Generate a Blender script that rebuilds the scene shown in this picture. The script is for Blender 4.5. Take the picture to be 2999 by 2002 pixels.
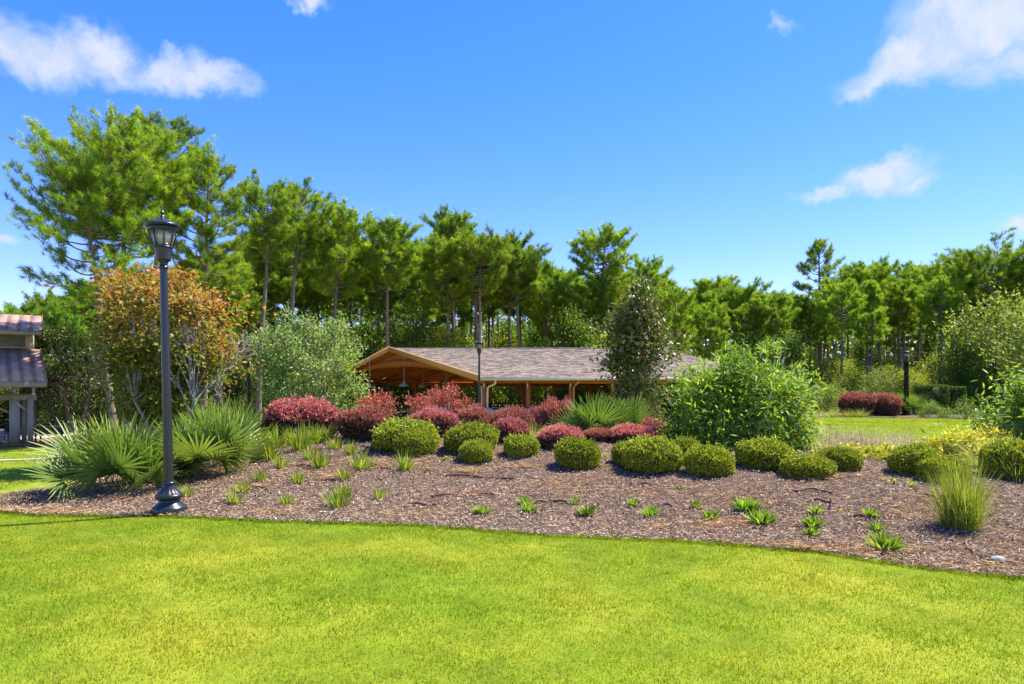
import bpy, math, random
import numpy as np
from mathutils import Vector, Matrix

# ------------------------------------------------------------------ scene, camera, sky, sun
for o in list(bpy.data.objects): bpy.data.objects.remove(o)
S = bpy.context.scene
C = S.collection
R = math.radians
RNG = np.random.default_rng(11)

FPX, HOR, EYE = 2000.0, 1137.0, 1.64          # focal length (px of a 2999 px wide frame), horizon row, eye height (m)
cam_d = bpy.data.cameras.new('camera'); cam = bpy.data.objects.new('camera', cam_d); C.objects.link(cam)
cam.location = (0, 0, EYE); cam.rotation_euler = (R(90), 0, 0)
cam_d.sensor_width = 36.0; cam_d.lens = 36.0*FPX/2999.0
cam_d.shift_y = (HOR-1001.0)/2999.0
cam_d.clip_start = 0.1; cam_d.clip_end = 3000
S.camera = cam

SUN_AZ, SUN_EL = R(66), R(59)                 # azimuth clockwise from +Y
SUN_STRENGTH, SKY_STRENGTH, EXPOSURE = 5.0, 0.132, 1.22
sun_d = bpy.data.lights.new('sun', 'SUN'); sun = bpy.data.objects.new('sun', sun_d); C.objects.link(sun)
sun_d.energy = SUN_STRENGTH; sun_d.angle = R(0.55); sun_d.color = (1.0, 0.93, 0.80)
sdir = Vector((math.sin(SUN_AZ)*math.cos(SUN_EL), math.cos(SUN_AZ)*math.cos(SUN_EL), math.sin(SUN_EL)))
sun.rotation_euler = sdir.to_track_quat('Z', 'Y').to_euler(); sun.location = (30, 20, 60)

world = bpy.data.worlds.new('World'); S.world = world; world.use_nodes = True
wt = world.node_tree; wn, wl = wt.nodes, wt.links; wn.clear()
def wnode(t, **k):
    n = wn.new(t)
    for a, v in k.items(): setattr(n, a, v)
    return n
def wmath(op, a, b=None, clamp=False):
    n = wnode('ShaderNodeMath', operation=op); n.use_clamp = clamp
    for i, v in enumerate((a, b)):
        if v is None: continue
        if isinstance(v, (int, float)): n.inputs[i].default_value = v
        else: wl.new(v, n.inputs[i])
    return n.outputs[0]
sky = wnode('ShaderNodeTexSky', sky_type='NISHITA'); sky.sun_disc = False
sky.sun_elevation = SUN_EL; sky.sun_rotation = SUN_AZ; sky.altitude = 0
sky.air_density = 1.0; sky.dust_density = 0.15; sky.ozone_density = 4.0
hs = wnode('ShaderNodeHueSaturation'); hs.inputs['Saturation'].default_value = 1.42; hs.inputs['Value'].default_value = 1.0
tintn = wnode('ShaderNodeVectorMath', operation='MULTIPLY'); tintn.inputs[1].default_value = (1.27, 1.10, 1.36)
gmn = wnode('ShaderNodeGamma'); gmn.inputs['Gamma'].default_value = .84; wl.new(sky.outputs[0], gmn.inputs['Color'])
wl.new(gmn.outputs[0], tintn.inputs[0]); wl.new(tintn.outputs[0], hs.inputs['Color'])
geo = wnode('ShaderNodeTexCoord')
nz = wnode('ShaderNodeTexNoise'); nz.inputs['Scale'].default_value = 7.0; nz.inputs['Detail'].default_value = 5.0; nz.inputs['Roughness'].default_value = 0.62
wl.new(geo.outputs['Generated'], nz.inputs['Vector'])
sub = wnode('ShaderNodeVectorMath', operation='SUBTRACT'); sub.inputs[1].default_value = (.5, .5, .5); wl.new(nz.outputs['Color'], sub.inputs[0])
scl = wnode('ShaderNodeVectorMath', operation='SCALE'); scl.inputs['Scale'].default_value = 0.14; wl.new(sub.outputs[0], scl.inputs[0])
dv = wnode('ShaderNodeVectorMath', operation='ADD'); wl.new(geo.outputs['Generated'], dv.inputs[0]); wl.new(scl.outputs[0], dv.inputs[1])
dvn = wnode('ShaderNodeVectorMath', operation='NORMALIZE'); wl.new(dv.outputs[0], dvn.inputs[0])
# every cloud is a soft ellipse on the sky dome: (azimuth deg, elevation deg, half width, half height (tan units), weight)
clouds = []
def cl_px(px, py, rx, ry, w=1.0):
    u, v = (px-1500)/FPX, (HOR-py)/FPX
    k = math.cos(math.atan(math.hypot(u, v)))
    clouds.append((math.degrees(math.atan2(u, 1)), math.degrees(math.atan2(v, math.hypot(1, u))), rx/FPX*k, ry/FPX*k, w))
for a in ((40, 110, 230, 105), (300, 135, 190, 85), (470, 170, 190, 78), (640, 225, 150, 60),
          (2900, 60, 330, 150), (2700, 190, 280, 95), (2560, 250, 150, 50, .8), (2960, 190, 200, 90),
          (2600, 505, 175, 58), (2430, 545, 140, 36, .8), (2700, 525, 110, 45, .85), (2985, 665, 90, 42, .8), (-10, 695, 75, 40, .8),
          (900, 0, 160, 45, .62), (2290, 105, 70, 48, .45)):
    cl_px(*a)
rr = random.Random(4)
for i in range(7):                             # the same fair-weather clouds round the rest of the sky
    clouds.append((rr.uniform(60, 300), rr.uniform(18, 65), rr.uniform(.10, .2), rr.uniform(.04, .08), rr.uniform(.7, 1)))
dens = None
for az, el, rx, ry, w in clouds:
    a, e = R(az), R(el)
    mp = wnode('ShaderNodeMapping', vector_type='TEXTURE'); wl.new(dvn.outputs[0], mp.inputs['Vector'])
    mp.inputs['Location'].default_value = (math.sin(a)*math.cos(e), math.cos(a)*math.cos(e), math.sin(e))
    mp.inputs['Rotation'].default_value = (e, 0, -a); mp.inputs['Scale'].default_value = (rx, .6, ry)
    ln = wnode('ShaderNodeVectorMath', operation='LENGTH'); wl.new(mp.outputs[0], ln.inputs[0]); q = ln.outputs['Value']
    if w < 1: q = wmath('ADD', q, (1-w)*.8)
    dens = q if dens is None else wmath('MINIMUM', dens, q)
dens = wmath('SUBTRACT', 1.0, wmath('MULTIPLY', dens, dens), clamp=True)
nz2 = wnode('ShaderNodeTexNoise'); nz2.inputs['Scale'].default_value = 16.0; nz2.inputs['Detail'].default_value = 7.0; nz2.inputs['Roughness'].default_value = 0.6
wl.new(dvn.outputs[0], nz2.inputs['Vector'])
dd = wmath('MULTIPLY', dens, wmath('ADD', wmath('MULTIPLY', nz2.outputs['Fac'], 1.7), 0.15))
mr = wnode('ShaderNodeMapRange', interpolation_type='SMOOTHSTEP'); mr.inputs['From Min'].default_value = 0.0; mr.inputs['From Max'].default_value = 1.3
mr.inputs['To Max'].default_value = 0.92
wl.new(dd, mr.inputs['Value'])
ccol = wnode('ShaderNodeMix', data_type='RGBA'); ccol.inputs['A'].default_value = (2.1, 2.6, 3.4, 1); ccol.inputs['B'].default_value = (2.85, 2.92, 3.15, 1)
wl.new(mr.outputs[0], ccol.inputs['Factor'])
cmix = wnode('ShaderNodeMix', data_type='RGBA'); wl.new(mr.outputs[0], cmix.inputs['Factor']); wl.new(hs.outputs[0], cmix.inputs['A']); wl.new(ccol.outputs['Result'], cmix.inputs['B'])
bg = wnode('ShaderNodeBackground'); bg.inputs['Strength'].default_value = SKY_STRENGTH; wl.new(cmix.outputs['Result'], bg.inputs['Color'])
world.cycles.sampling_method = 'MANUAL'; world.cycles.sample_map_resolution = 256
wo = wnode('ShaderNodeOutputWorld'); wl.new(bg.outputs[0], wo.inputs['Surface'])

S.view_settings.view_transform = 'Standard'; S.view_settings.look = 'None'
S.view_settings.exposure = EXPOSURE; S.view_settings.gamma = 1.0; S.view_settings.use_curve_mapping = False
S.render.engine = 'CYCLES'
S.cycles.max_bounces = 8; S.cycles.diffuse_bounces = 3; S.cycles.transmission_bounces = 6; S.cycles.transparent_max_bounces = 8
S.cycles.caustics_reflective = False; S.cycles.caustics_refractive = False

# ------------------------------------------------------------------ materials
def mat_new(name):
    m = bpy.data.materials.new(name); m.use_nodes = True
    m.node_tree.nodes.clear()
    return m, m.node_tree.nodes, m.node_tree.links
def leaf_mat(name, trans=0.3, rough=0.5, spec=0.4, tboost=(1.5, 1.6, 0.7)):
    m, n, l = mat_new(name)
    at = n.new('ShaderNodeAttribute'); at.attribute_name = 'Col'
    oi = n.new('ShaderNodeObjectInfo')
    h = n.new('ShaderNodeHueSaturation')
    mr = n.new('ShaderNodeMapRange'); mr.inputs['To Min'].default_value = 0.85; mr.inputs['To Max'].default_value = 1.15
    l.new(oi.outputs['Random'], mr.inputs['Value']); l.new(mr.outputs[0], h.inputs['Value']); l.new(at.outputs['Color'], h.inputs['Color'])
    p = n.new('ShaderNodeBsdfPrincipled'); p.inputs['Roughness'].default_value = rough; p.inputs['Specular IOR Level'].default_value = spec
    l.new(h.outputs[0], p.inputs['Base Color'])
    t = n.new('ShaderNodeBsdfTranslucent')
    v = n.new('ShaderNodeVectorMath'); v.operation = 'MULTIPLY'; v.inputs[1].default_value = tboost
    l.new(h.outputs[0], v.inputs[0]); l.new(v.outputs[0], t.inputs['Color'])
    mx = n.new('ShaderNodeMixShader'); mx.inputs[0].default_value = trans
    l.new(p.outputs[0], mx.inputs[1]); l.new(t.outputs[0], mx.inputs[2])
    o = n.new('ShaderNodeOutputMaterial'); l.new(mx.outputs[0], o.inputs[0])
    return m
def noise_mat(name, c1, c2, scale=8, rough=0.7, stretch=(1, 1, 1), bump=0.3, detail=6, spec=0.3, metallic=0, c3=None, scale2=None, dist=0.02):
    m, n, l = mat_new(name)
    tc = n.new('ShaderNodeTexCoord'); mp = n.new('ShaderNodeMapping'); mp.inputs['Scale'].default_value = stretch
    l.new(tc.outputs['Object'], mp.inputs['Vector'])
    nt = n.new('ShaderNodeTexNoise'); nt.inputs['Scale'].default_value = scale; nt.inputs['Detail'].default_value = detail; nt.inputs['Roughness'].default_value = .65
    l.new(mp.outputs[0], nt.inputs['Vector'])
    cr = n.new('ShaderNodeValToRGB'); cr.color_ramp.elements[0].position = .3; cr.color_ramp.elements[1].position = .7
    cr.color_ramp.elements[0].color = (*c1, 1); cr.color_ramp.elements[1].color = (*c2, 1)
    l.new(nt.outputs['Fac'], cr.inputs[0]); col = cr.outputs[0]
    if c3 is not None:
        n2 = n.new('ShaderNodeTexNoise'); n2.inputs['Scale'].default_value = scale2 or scale*.2; n2.inputs['Detail'].default_value = 4
        l.new(tc.outputs['Object'], n2.inputs['Vector'])
        r2 = n.new('ShaderNodeMapRange'); r2.inputs['From Min'].default_value = .45; r2.inputs['From Max'].default_value = .65
        l.new(n2.outputs['Fac'], r2.inputs['Value'])
        mx = n.new('ShaderNodeMix'); mx.data_type = 'RGBA'; l.new(r2.outputs[0], mx.inputs['Factor']); l.new(col, mx.inputs['A']); mx.inputs['B'].default_value = (*c3, 1)
        col = mx.outputs['Result']
    p = n.new('ShaderNodeBsdfPrincipled'); p.inputs['Roughness'].default_value = rough; p.inputs['Specular IOR Level'].default_value = spec; p.inputs['Metallic'].default_value = metallic
    l.new(col, p.inputs['Base Color'])
    if bump:
        b = n.new('ShaderNodeBump'); b.inputs['Strength'].default_value = bump; b.inputs['Distance'].default_value = dist
        l.new(nt.outputs['Fac'], b.inputs['Height']); l.new(b.outputs[0], p.inputs['Normal'])
    o = n.new('ShaderNodeOutputMaterial'); l.new(p.outputs[0], o.inputs[0])
    return m
def attr_mat(name, rough=0.8, bump=0.3, scale=30, spec=.3):
    m, n, l = mat_new(name)
    at = n.new('ShaderNodeAttribute'); at.attribute_name = 'Col'
    tc = n.new('ShaderNodeTexCoord'); nt = n.new('ShaderNodeTexNoise'); nt.inputs['Scale'].default_value = scale; nt.inputs['Detail'].default_value = 5
    l.new(tc.outputs['Object'], nt.inputs['Vector'])
    mr = n.new('ShaderNodeMapRange'); mr.inputs['To Min'].default_value = .65; mr.inputs['To Max'].default_value = 1.35; l.new(nt.outputs['Fac'], mr.inputs['Value'])
    v = n.new('ShaderNodeVectorMath'); v.operation = 'SCALE'; l.new(at.outputs['Color'], v.inputs[0]); l.new(mr.outputs[0], v.inputs['Scale'])
    p = n.new('ShaderNodeBsdfPrincipled'); p.inputs['Roughness'].default_value = rough; p.inputs['Specular IOR Level'].default_value = spec
    l.new(v.outputs[0], p.inputs['Base Color'])
    b = n.new('ShaderNodeBump'); b.inputs['Strength'].default_value = bump; b.inputs['Distance'].default_value = .02; l.new(nt.outputs['Fac'], b.inputs['Height']); l.new(b.outputs[0], p.inputs['Normal'])
    o = n.new('ShaderNodeOutputMaterial'); l.new(p.outputs[0], o.inputs[0])
    return m

M = {}
M['leaf'] = leaf_mat('leaf', .36, .52, .25)
M['gloss'] = leaf_mat('glossy_leaf', .18, .36, .4)
M['needle'] = leaf_mat('needle', .48, .5, .3)
M['box'] = leaf_mat('boxwood_leaf', .27, .5, .3)
M['pink'] = leaf_mat('red_leaf', .30, .5, .35, (1.5, .95, .9))
M['frond'] = leaf_mat('palm_frond', .28, .42, .4)
M['grass'] = leaf_mat('grass_blade', .42, .65, .1, (1.35, 1.4, .5))
M['straw'] = leaf_mat('dry_grass', .35, .6, .2, (1.2, 1.1, .9))
M['bark'] = noise_mat('pine_bark', (.09, .065, .05), (.30, .23, .18), 5, .9, (4, 4, .7), .8, 8, .15, dist=.05)
M['pale_bark'] = noise_mat('pale_bark', (.20, .175, .14), (.42, .385, .32), 9, .75, (2, 2, .6), .3, 6, .2)
M['grey_bark'] = noise_mat('grey_bark', (.10, .085, .07), (.24, .2, .17), 9, .85, (3, 3, .6), .5, 6, .15)
M['black'] = noise_mat('black_paint', (.012, .014, .018), (.022, .025, .03), 30, .3, bump=.02, spec=.55)
M['lawn'] = noise_mat('lawn_soil', (.10, .15, .008), (.18, .25, .012), 2.2, .9, bump=.6, detail=10, spec=.1, c3=(.25, .26, .02), scale2=.55, dist=.03)
M['mulch'] = noise_mat('mulch', (.06, .04, .03), (.22, .15, .11), 22, .95, bump=1.0, detail=10, spec=.1, c3=(.12, .082, .06), scale2=1.5, dist=.03)
M['chip'] = attr_mat('mulch_chip', .95, .2, 40, .03)
M['shingle'] = attr_mat('shingle', .92, .4, 25, .12)
M['stain'] = noise_mat('stained_wood', (.40, .088, .012), (.56, .145, .024), 3, .5, (6, 6, 1.2), .15, 6, .35)
M['trim'] = noise_mat('honey_trim', (.58, .25, .06), (.70, .34, .10), 4, .5, (1, 1, 6), .08, 6, .35)
M['cream'] = noise_mat('cream_paint', (.72, .60, .42), (.82, .69, .50), 6, .45, bump=.03)
M['taupe'] = noise_mat('taupe_paint', (.32, .265, .18), (.42, .35, .24), 5, .6, (1, 1, .3), .06)
M['louvre'] = noise_mat('louvre_paint', (.15, .13, .09), (.21, .185, .13), 5, .6, bump=.05)
M['copper'] = noise_mat('aged_metal_roof', (.40, .23, .15), (.56, .37, .26), 2.2, .55, (1, 1, 1), .06, 6, .3, c3=(.30, .17, .13), scale2=.8)
M['steel'] = noise_mat('galvanised_steel', (.42, .42, .42), (.6, .6, .6), 30, .4, metallic=.6, bump=.05)
M['bronze'] = noise_mat('pale_bronze', (.40, .28, .17), (.52, .38, .24), 20, .45, bump=.03)
M['concrete'] = noise_mat('concrete', (.42, .38, .32), (.58, .53, .46), 8, .85, bump=.1)
M['slab'] = noise_mat('brown_slab', (.16, .13, .10), (.24, .20, .16), 6, .85, bump=.1)
M['stone'] = noise_mat('grey_stone', (.24, .225, .20), (.50, .47, .42), 4, .85, bump=.6, detail=8, dist=.04)
M['hose'] = noise_mat('brown_hose', (.10, .045, .03), (.19, .09, .06), 14, .55, bump=.1)
M['navy'] = noise_mat('navy_plastic', (.008, .012, .035), (.014, .02, .05), 12, .4, bump=.03)
M['slat'] = noise_mat('dark_slat', (.018, .014, .012), (.04, .032, .026), 10, .5, (1, 1, 5), .1)
M['needle_litter'] = noise_mat('needle_litter', (.12, .055, .03), (.30, .15, .08), 9, .95, bump=.7, detail=9, spec=.1)
M['soil'] = noise_mat('forest_floor', (.06, .05, .025), (.14, .11, .05), 3, .95, bump=.6, detail=8, spec=.1)
m, n, l = mat_new('lamp_glass')
g = n.new('ShaderNodeBsdfTransparent'); g.inputs['Color'].default_value = (.93, .95, .93, 1)
dfz = n.new('ShaderNodeBsdfTranslucent'); dfz.inputs['Color'].default_value = (.85, .85, .8, 1)
gl = n.new('ShaderNodeBsdfGlossy'); gl.inputs['Roughness'].default_value = .05
mx = n.new('ShaderNodeMixShader'); mx.inputs[0].default_value = .35; l.new(g.outputs[0], mx.inputs[1]); l.new(dfz.outputs[0], mx.inputs[2])
mx2 = n.new('ShaderNodeMixShader'); mx2.inputs[0].default_value = .12; l.new(mx.outputs[0], mx2.inputs[1]); l.new(gl.outputs[0], mx2.inputs[2])
o = n.new('ShaderNodeOutputMaterial'); l.new(mx2.outputs[0], o.inputs[0]); M['glass'] = m
M['bulb'] = noise_mat('lamp_reflector', (.72, .68, .55), (.85, .82, .72), 10, .3, bump=0)

# ------------------------------------------------------------------ mesh helpers
def col_arr(c, n):
    c = np.asarray(c, float)
    return np.tile(c, (n, 1)) if c.ndim == 1 else c
class Buf:
    def __init__(s): s.v, s.f3, s.f4, s.c, s.n = [], [], [], [], 0
    def add(s, v, f, c=(1, 1, 1)):
        v = np.asarray(v, float).reshape(-1, 3); f = np.asarray(f, int)
        (s.f3 if f.shape[1] == 3 else s.f4).append(f+s.n)
        s.v.append(v); s.c.append(col_arr(c, len(v))); s.n += len(v)
        return s
    def mesh(s, name, mat, smooth=False, col=True):
        me = bpy.data.meshes.new(name)
        v = np.concatenate(s.v)
        f3 = np.concatenate(s.f3) if s.f3 else np.zeros((0, 3), int)
        f4 = np.concatenate(s.f4) if s.f4 else np.zeros((0, 4), int)
        me.vertices.add(len(v)); me.vertices.foreach_set('co', v.astype(np.float32).ravel())
        nl = len(f3)*3+len(f4)*4
        me.loops.add(nl); me.loops.foreach_set('vertex_index', np.concatenate([f3.ravel(), f4.ravel()]).astype(np.int32))
        np_ = len(f3)+len(f4); me.polygons.add(np_)
        starts = np.concatenate([np.arange(len(f3))*3, len(f3)*3+np.arange(len(f4))*4]).astype(np.int32)
        me.polygons.foreach_set('loop_start', starts)
        if smooth: me.polygons.foreach_set('use_smooth', np.ones(np_, bool))
        if col:
            a = me.attributes.new('Col', 'FLOAT_COLOR', 'POINT')
            c = np.concatenate(s.c); a.data.foreach_set('color', np.c_[c, np.ones(len(c))].astype(np.float32).ravel())
        me.materials.append(mat); me.update(calc_edges=True)
        return me
    def build(s, name, mat, parent=None, smooth=False, col=False):
        return link(name, s.mesh(name, mat, smooth, col), parent)
def link(name, data, parent=None, loc=None, rot=None, sc=None):
    o = bpy.data.objects.new(name, data); C.objects.link(o)
    if parent is not None: o.parent = parent
    if loc is not None: o.location = loc
    if rot is not None: o.rotation_euler = rot
    if sc is not None: o.scale = sc if hasattr(sc, '__len__') else (sc,)*3
    return o
def tag(o, label=None, cat=None, group=None, kind=None):
    if label: o['label'] = label
    if cat: o['category'] = cat
    if group: o['group'] = group
    if kind: o['kind'] = kind
    return o
def thing(name, loc, rz=0, sc=1.0):
    o = link(name, None, None, loc, (0, 0, rz), sc); o.empty_display_size = .2
    return o
def copy_tree(o, parent=None):
    c = o.copy(); C.objects.link(c); c.parent = parent
    for ch in o.children: copy_tree(ch, c)
    return c
def nrm(a): return a/np.maximum(np.linalg.norm(a, axis=-1, keepdims=True), 1e-9)
def rand_unit(n, rng=None): return nrm((rng or RNG).normal(size=(n, 3)))
BOXF = np.array([[0, 3, 2, 1], [4, 5, 6, 7], [0, 1, 5, 4], [1, 2, 6, 5], [2, 3, 7, 6], [3, 0, 4, 7]])
def box(b, x0, x1, y0, y1, z0, z1, c=(1, 1, 1)):
    b.add([(x0, y0, z0), (x1, y0, z0), (x1, y1, z0), (x0, y1, z0), (x0, y0, z1), (x1, y0, z1), (x1, y1, z1), (x0, y1, z1)], BOXF, c); return b
def beam(b, p0, p1, w, h, up=(0, 0, 1), c=(1, 1, 1)):
    p0, p1 = np.array(p0, float), np.array(p1, float); d = nrm(p1-p0); up = np.array(up, float)
    s = nrm(np.cross(d, up)); u = np.cross(s, d); s, u = s*w/2, u*h/2
    b.add([p0-s-u, p0+s-u, p0+s+u, p0-s+u, p1-s-u, p1+s-u, p1+s+u, p1-s+u], BOXF[:, ::-1], c); return b
def tube(b, pts, rad, k=8, c=(1, 1, 1), cap=True):
    pts = np.asarray(pts, float); n = len(pts); rad = np.broadcast_to(rad, (n,))
    t = nrm(np.gradient(pts, axis=0)); ref = np.array([.31, .17, .93]) if abs(t[0][2]) < .9 else np.array([1., 0, 0])
    s = nrm(np.cross(t, ref)); u = np.cross(t, s)
    a = np.arange(k)*2*math.pi/k
    v = pts[:, None]+rad[:, None, None]*(np.cos(a)[None, :, None]*s[:, None]+np.sin(a)[None, :, None]*u[:, None])
    i = np.arange(n-1)[:, None]*k; j = np.arange(k)[None]
    f = np.stack([i+j, i+(j+1) % k, i+k+(j+1) % k, i+k+j], -1).reshape(-1, 4)
    b.add(v.reshape(-1, 3), f, c)
    if cap:
        for row, rv in ((0, 1), (n-1, 0)):
            cv = np.vstack([v[row], pts[row]]); jj = np.arange(k); ff = np.stack([jj, np.full(k, k), (jj+1) % k], -1)
            b.add(cv, ff if rv else ff[:, ::-1], c)
    return b
def lathe(b, prof, k=24, c=(1, 1, 1), ctr=(0, 0, 0), flute=0, fl_n=0, rot=0):
    prof = np.asarray(prof, float); n = len(prof); a = np.arange(k)*2*math.pi/k+rot
    fl = 1-flute*(.5+.5*np.cos(a*fl_n)) if fl_n else np.ones(k)
    v = np.stack([prof[:, 0:1]*np.cos(a)*fl, prof[:, 0:1]*np.sin(a)*fl, np.repeat(prof[:, 1:2], k, 1)], -1)+np.array(ctr)
    i = np.arange(n-1)[:, None]*k; j = np.arange(k)[None]
    f = np.stack([i+j, i+(j+1) % k, i+k+(j+1) % k, i+k+j], -1).reshape(-1, 4)
    b.add(v.reshape(-1, 3), f, c); return b
def leaves(b, c, d, up, L, W, col, fold=.15):
    """folded pointed leaves: base c, direction d"""
    n = len(c); d = nrm(d); s = nrm(np.cross(d, up)); u = np.cross(s, d)
    L = np.broadcast_to(L, (n,))[:, None]; W = np.broadcast_to(W, (n,))[:, None]
    mid = c+d*L*.45
    v = np.stack([c, mid+s*W*.5+u*W*fold, c+d*L, mid-s*W*.5+u*W*fold], 1)
    i = np.arange(n)[:, None]*4
    f = np.concatenate([i+np.array([[0, 1, 2]]), i+np.array([[0, 2, 3]])])
    b.add(v.reshape(-1, 3), f, np.repeat(col_arr(col, n), 4, 0)); return b
def needles(b, c, d, L, W, col, rng):
    n = len(c); s = nrm(np.cross(d, rand_unit(n, rng)))
    L = np.broadcast_to(L, (n,))[:, None]; W = np.broadcast_to(W, (n,))[:, None]
    v = np.stack([c-s*W*.5, c+s*W*.5, c+d*L], 1)
    b.add(v.reshape(-1, 3), np.arange(n*3).reshape(n, 3), np.repeat(col_arr(col, n), 3, 0)); return b
def ribbons(b, p, d, L, W, droop, col, seg=3, wmid=False, tipcol=None):
    n = len(p); d = nrm(d); L = np.broadcast_to(L, (n,))[:, None, None]; W = np.broadcast_to(W, (n,)); droop = np.broadcast_to(droop, (n,))
    t = np.linspace(0, 1, seg+1)[None, :, None]
    pts = p[:, None]+d[:, None]*L*t+np.array([0, 0, -1.])*droop[:, None, None]*L*t**2
    side = nrm(np.cross(d, np.array([0, 0, 1.]))+RNG.normal(size=(n, 3))*.25)
    prof = np.sin(np.clip(t*.86+.14, 0, 1)*math.pi)**.7 if wmid else (1-t)**.6*.95+.05
    w = W[:, None, None]*.5*prof
    v = np.stack([pts-side[:, None]*w, pts+side[:, None]*w], 2)
    base = np.arange(n)[:, None]*(2*(seg+1)); k = np.arange(seg)[None]*2
    f = np.stack([base+k, base+k+1, base+k+3, base+k+2], -1).reshape(-1, 4)
    cc = col_arr(col, n)[:, None, None]*np.ones((1, seg+1, 2, 1))
    if tipcol is not None:
        tt = (t**2)[..., None]; cc = cc*(1-tt)+np.array(tipcol)*tt
    b.add(v.reshape(-1, 3), f, cc.reshape(-1, 3)); return b
def palette(n, cols, w=None, jit=.18, rng=None):
    rng = rng or RNG; cols = np.array(cols, float)
    w = np.ones(len(cols)) if w is None else np.array(w, float)
    c = cols[rng.choice(len(cols), n, p=w/w.sum())]
    return np.clip(c*np.exp(rng.normal(size=(n, 1))*jit)*np.exp(rng.normal(size=(n, 3))*jit*.3), 0, .9)
def lump(seed, k=9, freq=4.5):
    r = np.random.default_rng(seed); kk = r.normal(size=(k, 3))*freq; ph = r.uniform(0, 6.3, k)
    return lambda d: np.cos(d@kk.T+ph).sum(-1)/k**.5
def sst(x): x = np.clip(x, 0, 1); return x*x*(3-2*x)

# ------------------------------------------------------------------ terrain
EDGE = np.array([(-40, 10.2), (-8.2, 9.85), (-7.6, 9.35), (-6.78, 9.05), (-6.07, 8.8), (-4.39, 8.72), (-2.92, 8.36), (-1.2, 8.05), (.38, 7.58), (1.81, 7.25), (3.02, 6.74), (3.69, 6.2), (4.37, 5.85), (6, 5.1), (9, 4.2), (14, 3.4), (60, 3)])
BACK = np.array([(-40, 10.2), (-8.2, 9.85), (-7.8, 10.5), (-7.5, 11.3), (-7.0, 13.5), (-6.2, 17), (-4, 20), (0, 22), (3.5, 20), (5, 17), (8, 15.5), (14, 13.5), (60, 12)])
yf = lambda x: np.interp(x, EDGE[:, 0], EDGE[:, 1])
yb = lambda x: np.interp(x, BACK[:, 0], BACK[:, 1])
nz1, nz2_ = lump(5, 12, 1.1), lump(6, 12, .35)
def T(x, y):
    x, y = np.asarray(x, float), np.asarray(y, float)
    u = y-yf(x)
    z = np.interp(x, [-3, 1, 4, 8], [.66, .58, .45, .40])*sst(u/5.5)*(1-sst((u-6.5)/6))*sst((x+7.8)/4.2)
    z = z-1.05*sst((y-11)/20)*sst((-x-5)/11)
    p = np.stack([x, y, 0*x], -1)
    return z+.012*nz1(p)*sst(y/6)+.03*nz2_(p)*sst((y-12)/10)
def ground(px, py, dmin=3.0, dmax=120):
    d = np.arange(dmin, dmax, .02); x = (px-1500)/FPX*d; zr = EYE-(py-HOR)/FPX*d
    k = np.argmax(zr <= T(x, d))
    if zr[k] > T(x[k], d[k]): k = len(d)-1
    return float(x[k]), float(d[k]), float(T(x[k], d[k]))
def at(px, d): 
    x = (px-1500)/FPX*d
    return float(x), float(d), float(T(x, d))
def W(px, py, d): return ((px-1500)/FPX*d, d, EYE-(py-HOR)/FPX*d)

def spread(lo, hi, fine0, fine1, step, grow):
    a = list(np.arange(fine0, fine1+1e-6, step)); s = step
    while a[-1] < hi: s *= grow; a.append(a[-1]+s)
    s = step; pre = []; q = fine0
    while q > lo: s *= grow; q -= s; pre.append(q)
    return np.array(pre[::-1]+a)
xs, ys = spread(-700, 700, -16, 14, .3, 1.12), spread(-120, 1200, 2, 26, .3, 1.12)
gx, gy = np.meshgrid(xs, ys)
gb = Buf(); nx, ny = len(xs), len(ys)
i = np.arange(ny-1)[:, None]*nx; j = np.arange(nx-1)[None]
gb.add(np.stack([gx, gy, T(gx, gy)], -1).reshape(-1, 3), np.stack([i+j, i+j+1, i+nx+j+1, i+nx+j], -1).reshape(-1, 4))
tag(gb.build('ground', M['lawn'], smooth=True), kind='structure')

def sheet(name, x0, x1, f0, f1, nx, ny, mat, dz, noise=0.0, seed=1, edge=0.0, sink=0.0):
    b = Buf(); X = np.linspace(x0, x1, nx); r = np.random.default_rng(seed)
    e0 = r.normal(size=nx)*edge; e1 = r.normal(size=nx)*edge
    t = np.linspace(0, 1, ny)[:, None]; Y0, Y1 = f0(X)+e0, f1(X)+e1
    Y = Y0*(1-t)+Y1*t; XX = np.repeat(X[None], ny, 0)
    Z = T(XX, Y)+dz+r.uniform(0, 1, Y.shape)*noise
    Z[0] -= sink; Z[1] -= sink*.3
    i = np.arange(ny-1)[:, None]*nx; j = np.arange(nx-1)[None]
    b.add(np.stack([XX, Y, Z], -1).reshape(-1, 3), np.stack([i+j, i+j+1, i+nx+j+1, i+nx+j], -1).reshape(-1, 4))
    return tag(b.build(name, mat, smooth=True), kind='structure')
sheet('mulch_bed', -8.15, 14, yf, yb, 260, 130, M['mulch'], .012, .02, 2, .05, .05)
sheet('forest_floor', -90, 90, lambda x: np.interp(x, [-90, -30, -14, 0, 15, 25, 60, 90], [46, 46, 40, 43, 44, 46, 46, 46]), lambda x: 0*x+170, 90, 60, M['soil'], .02, .06, 3, .3)
sheet('pine_litter', -40, -18, lambda x: 0*x+31.5, lambda x: 0*x+46.1, 40, 30, M['needle_litter'], .012, .03, 4, .15)
sheet('far_bed', 11.5, 34, lambda x: np.interp(x, [11.5, 16, 22, 34], [40, 39, 37.5, 36]), lambda x: 0*x+46.2, 60, 30, M['mulch'], .012, .03, 5, .2)
sheet('concrete_path', -40, -8, lambda x: 17.3-.02*(x+8), lambda x: 18.6-.02*(x+8), 40, 3, M['concrete'], .02, .004, 6)
sheet('pavilion_path', 9.5, 14.5, lambda x: 36.2+.1*x, lambda x: 37.3+.1*x, 12, 3, M['concrete'], .03, .004, 7)

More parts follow.
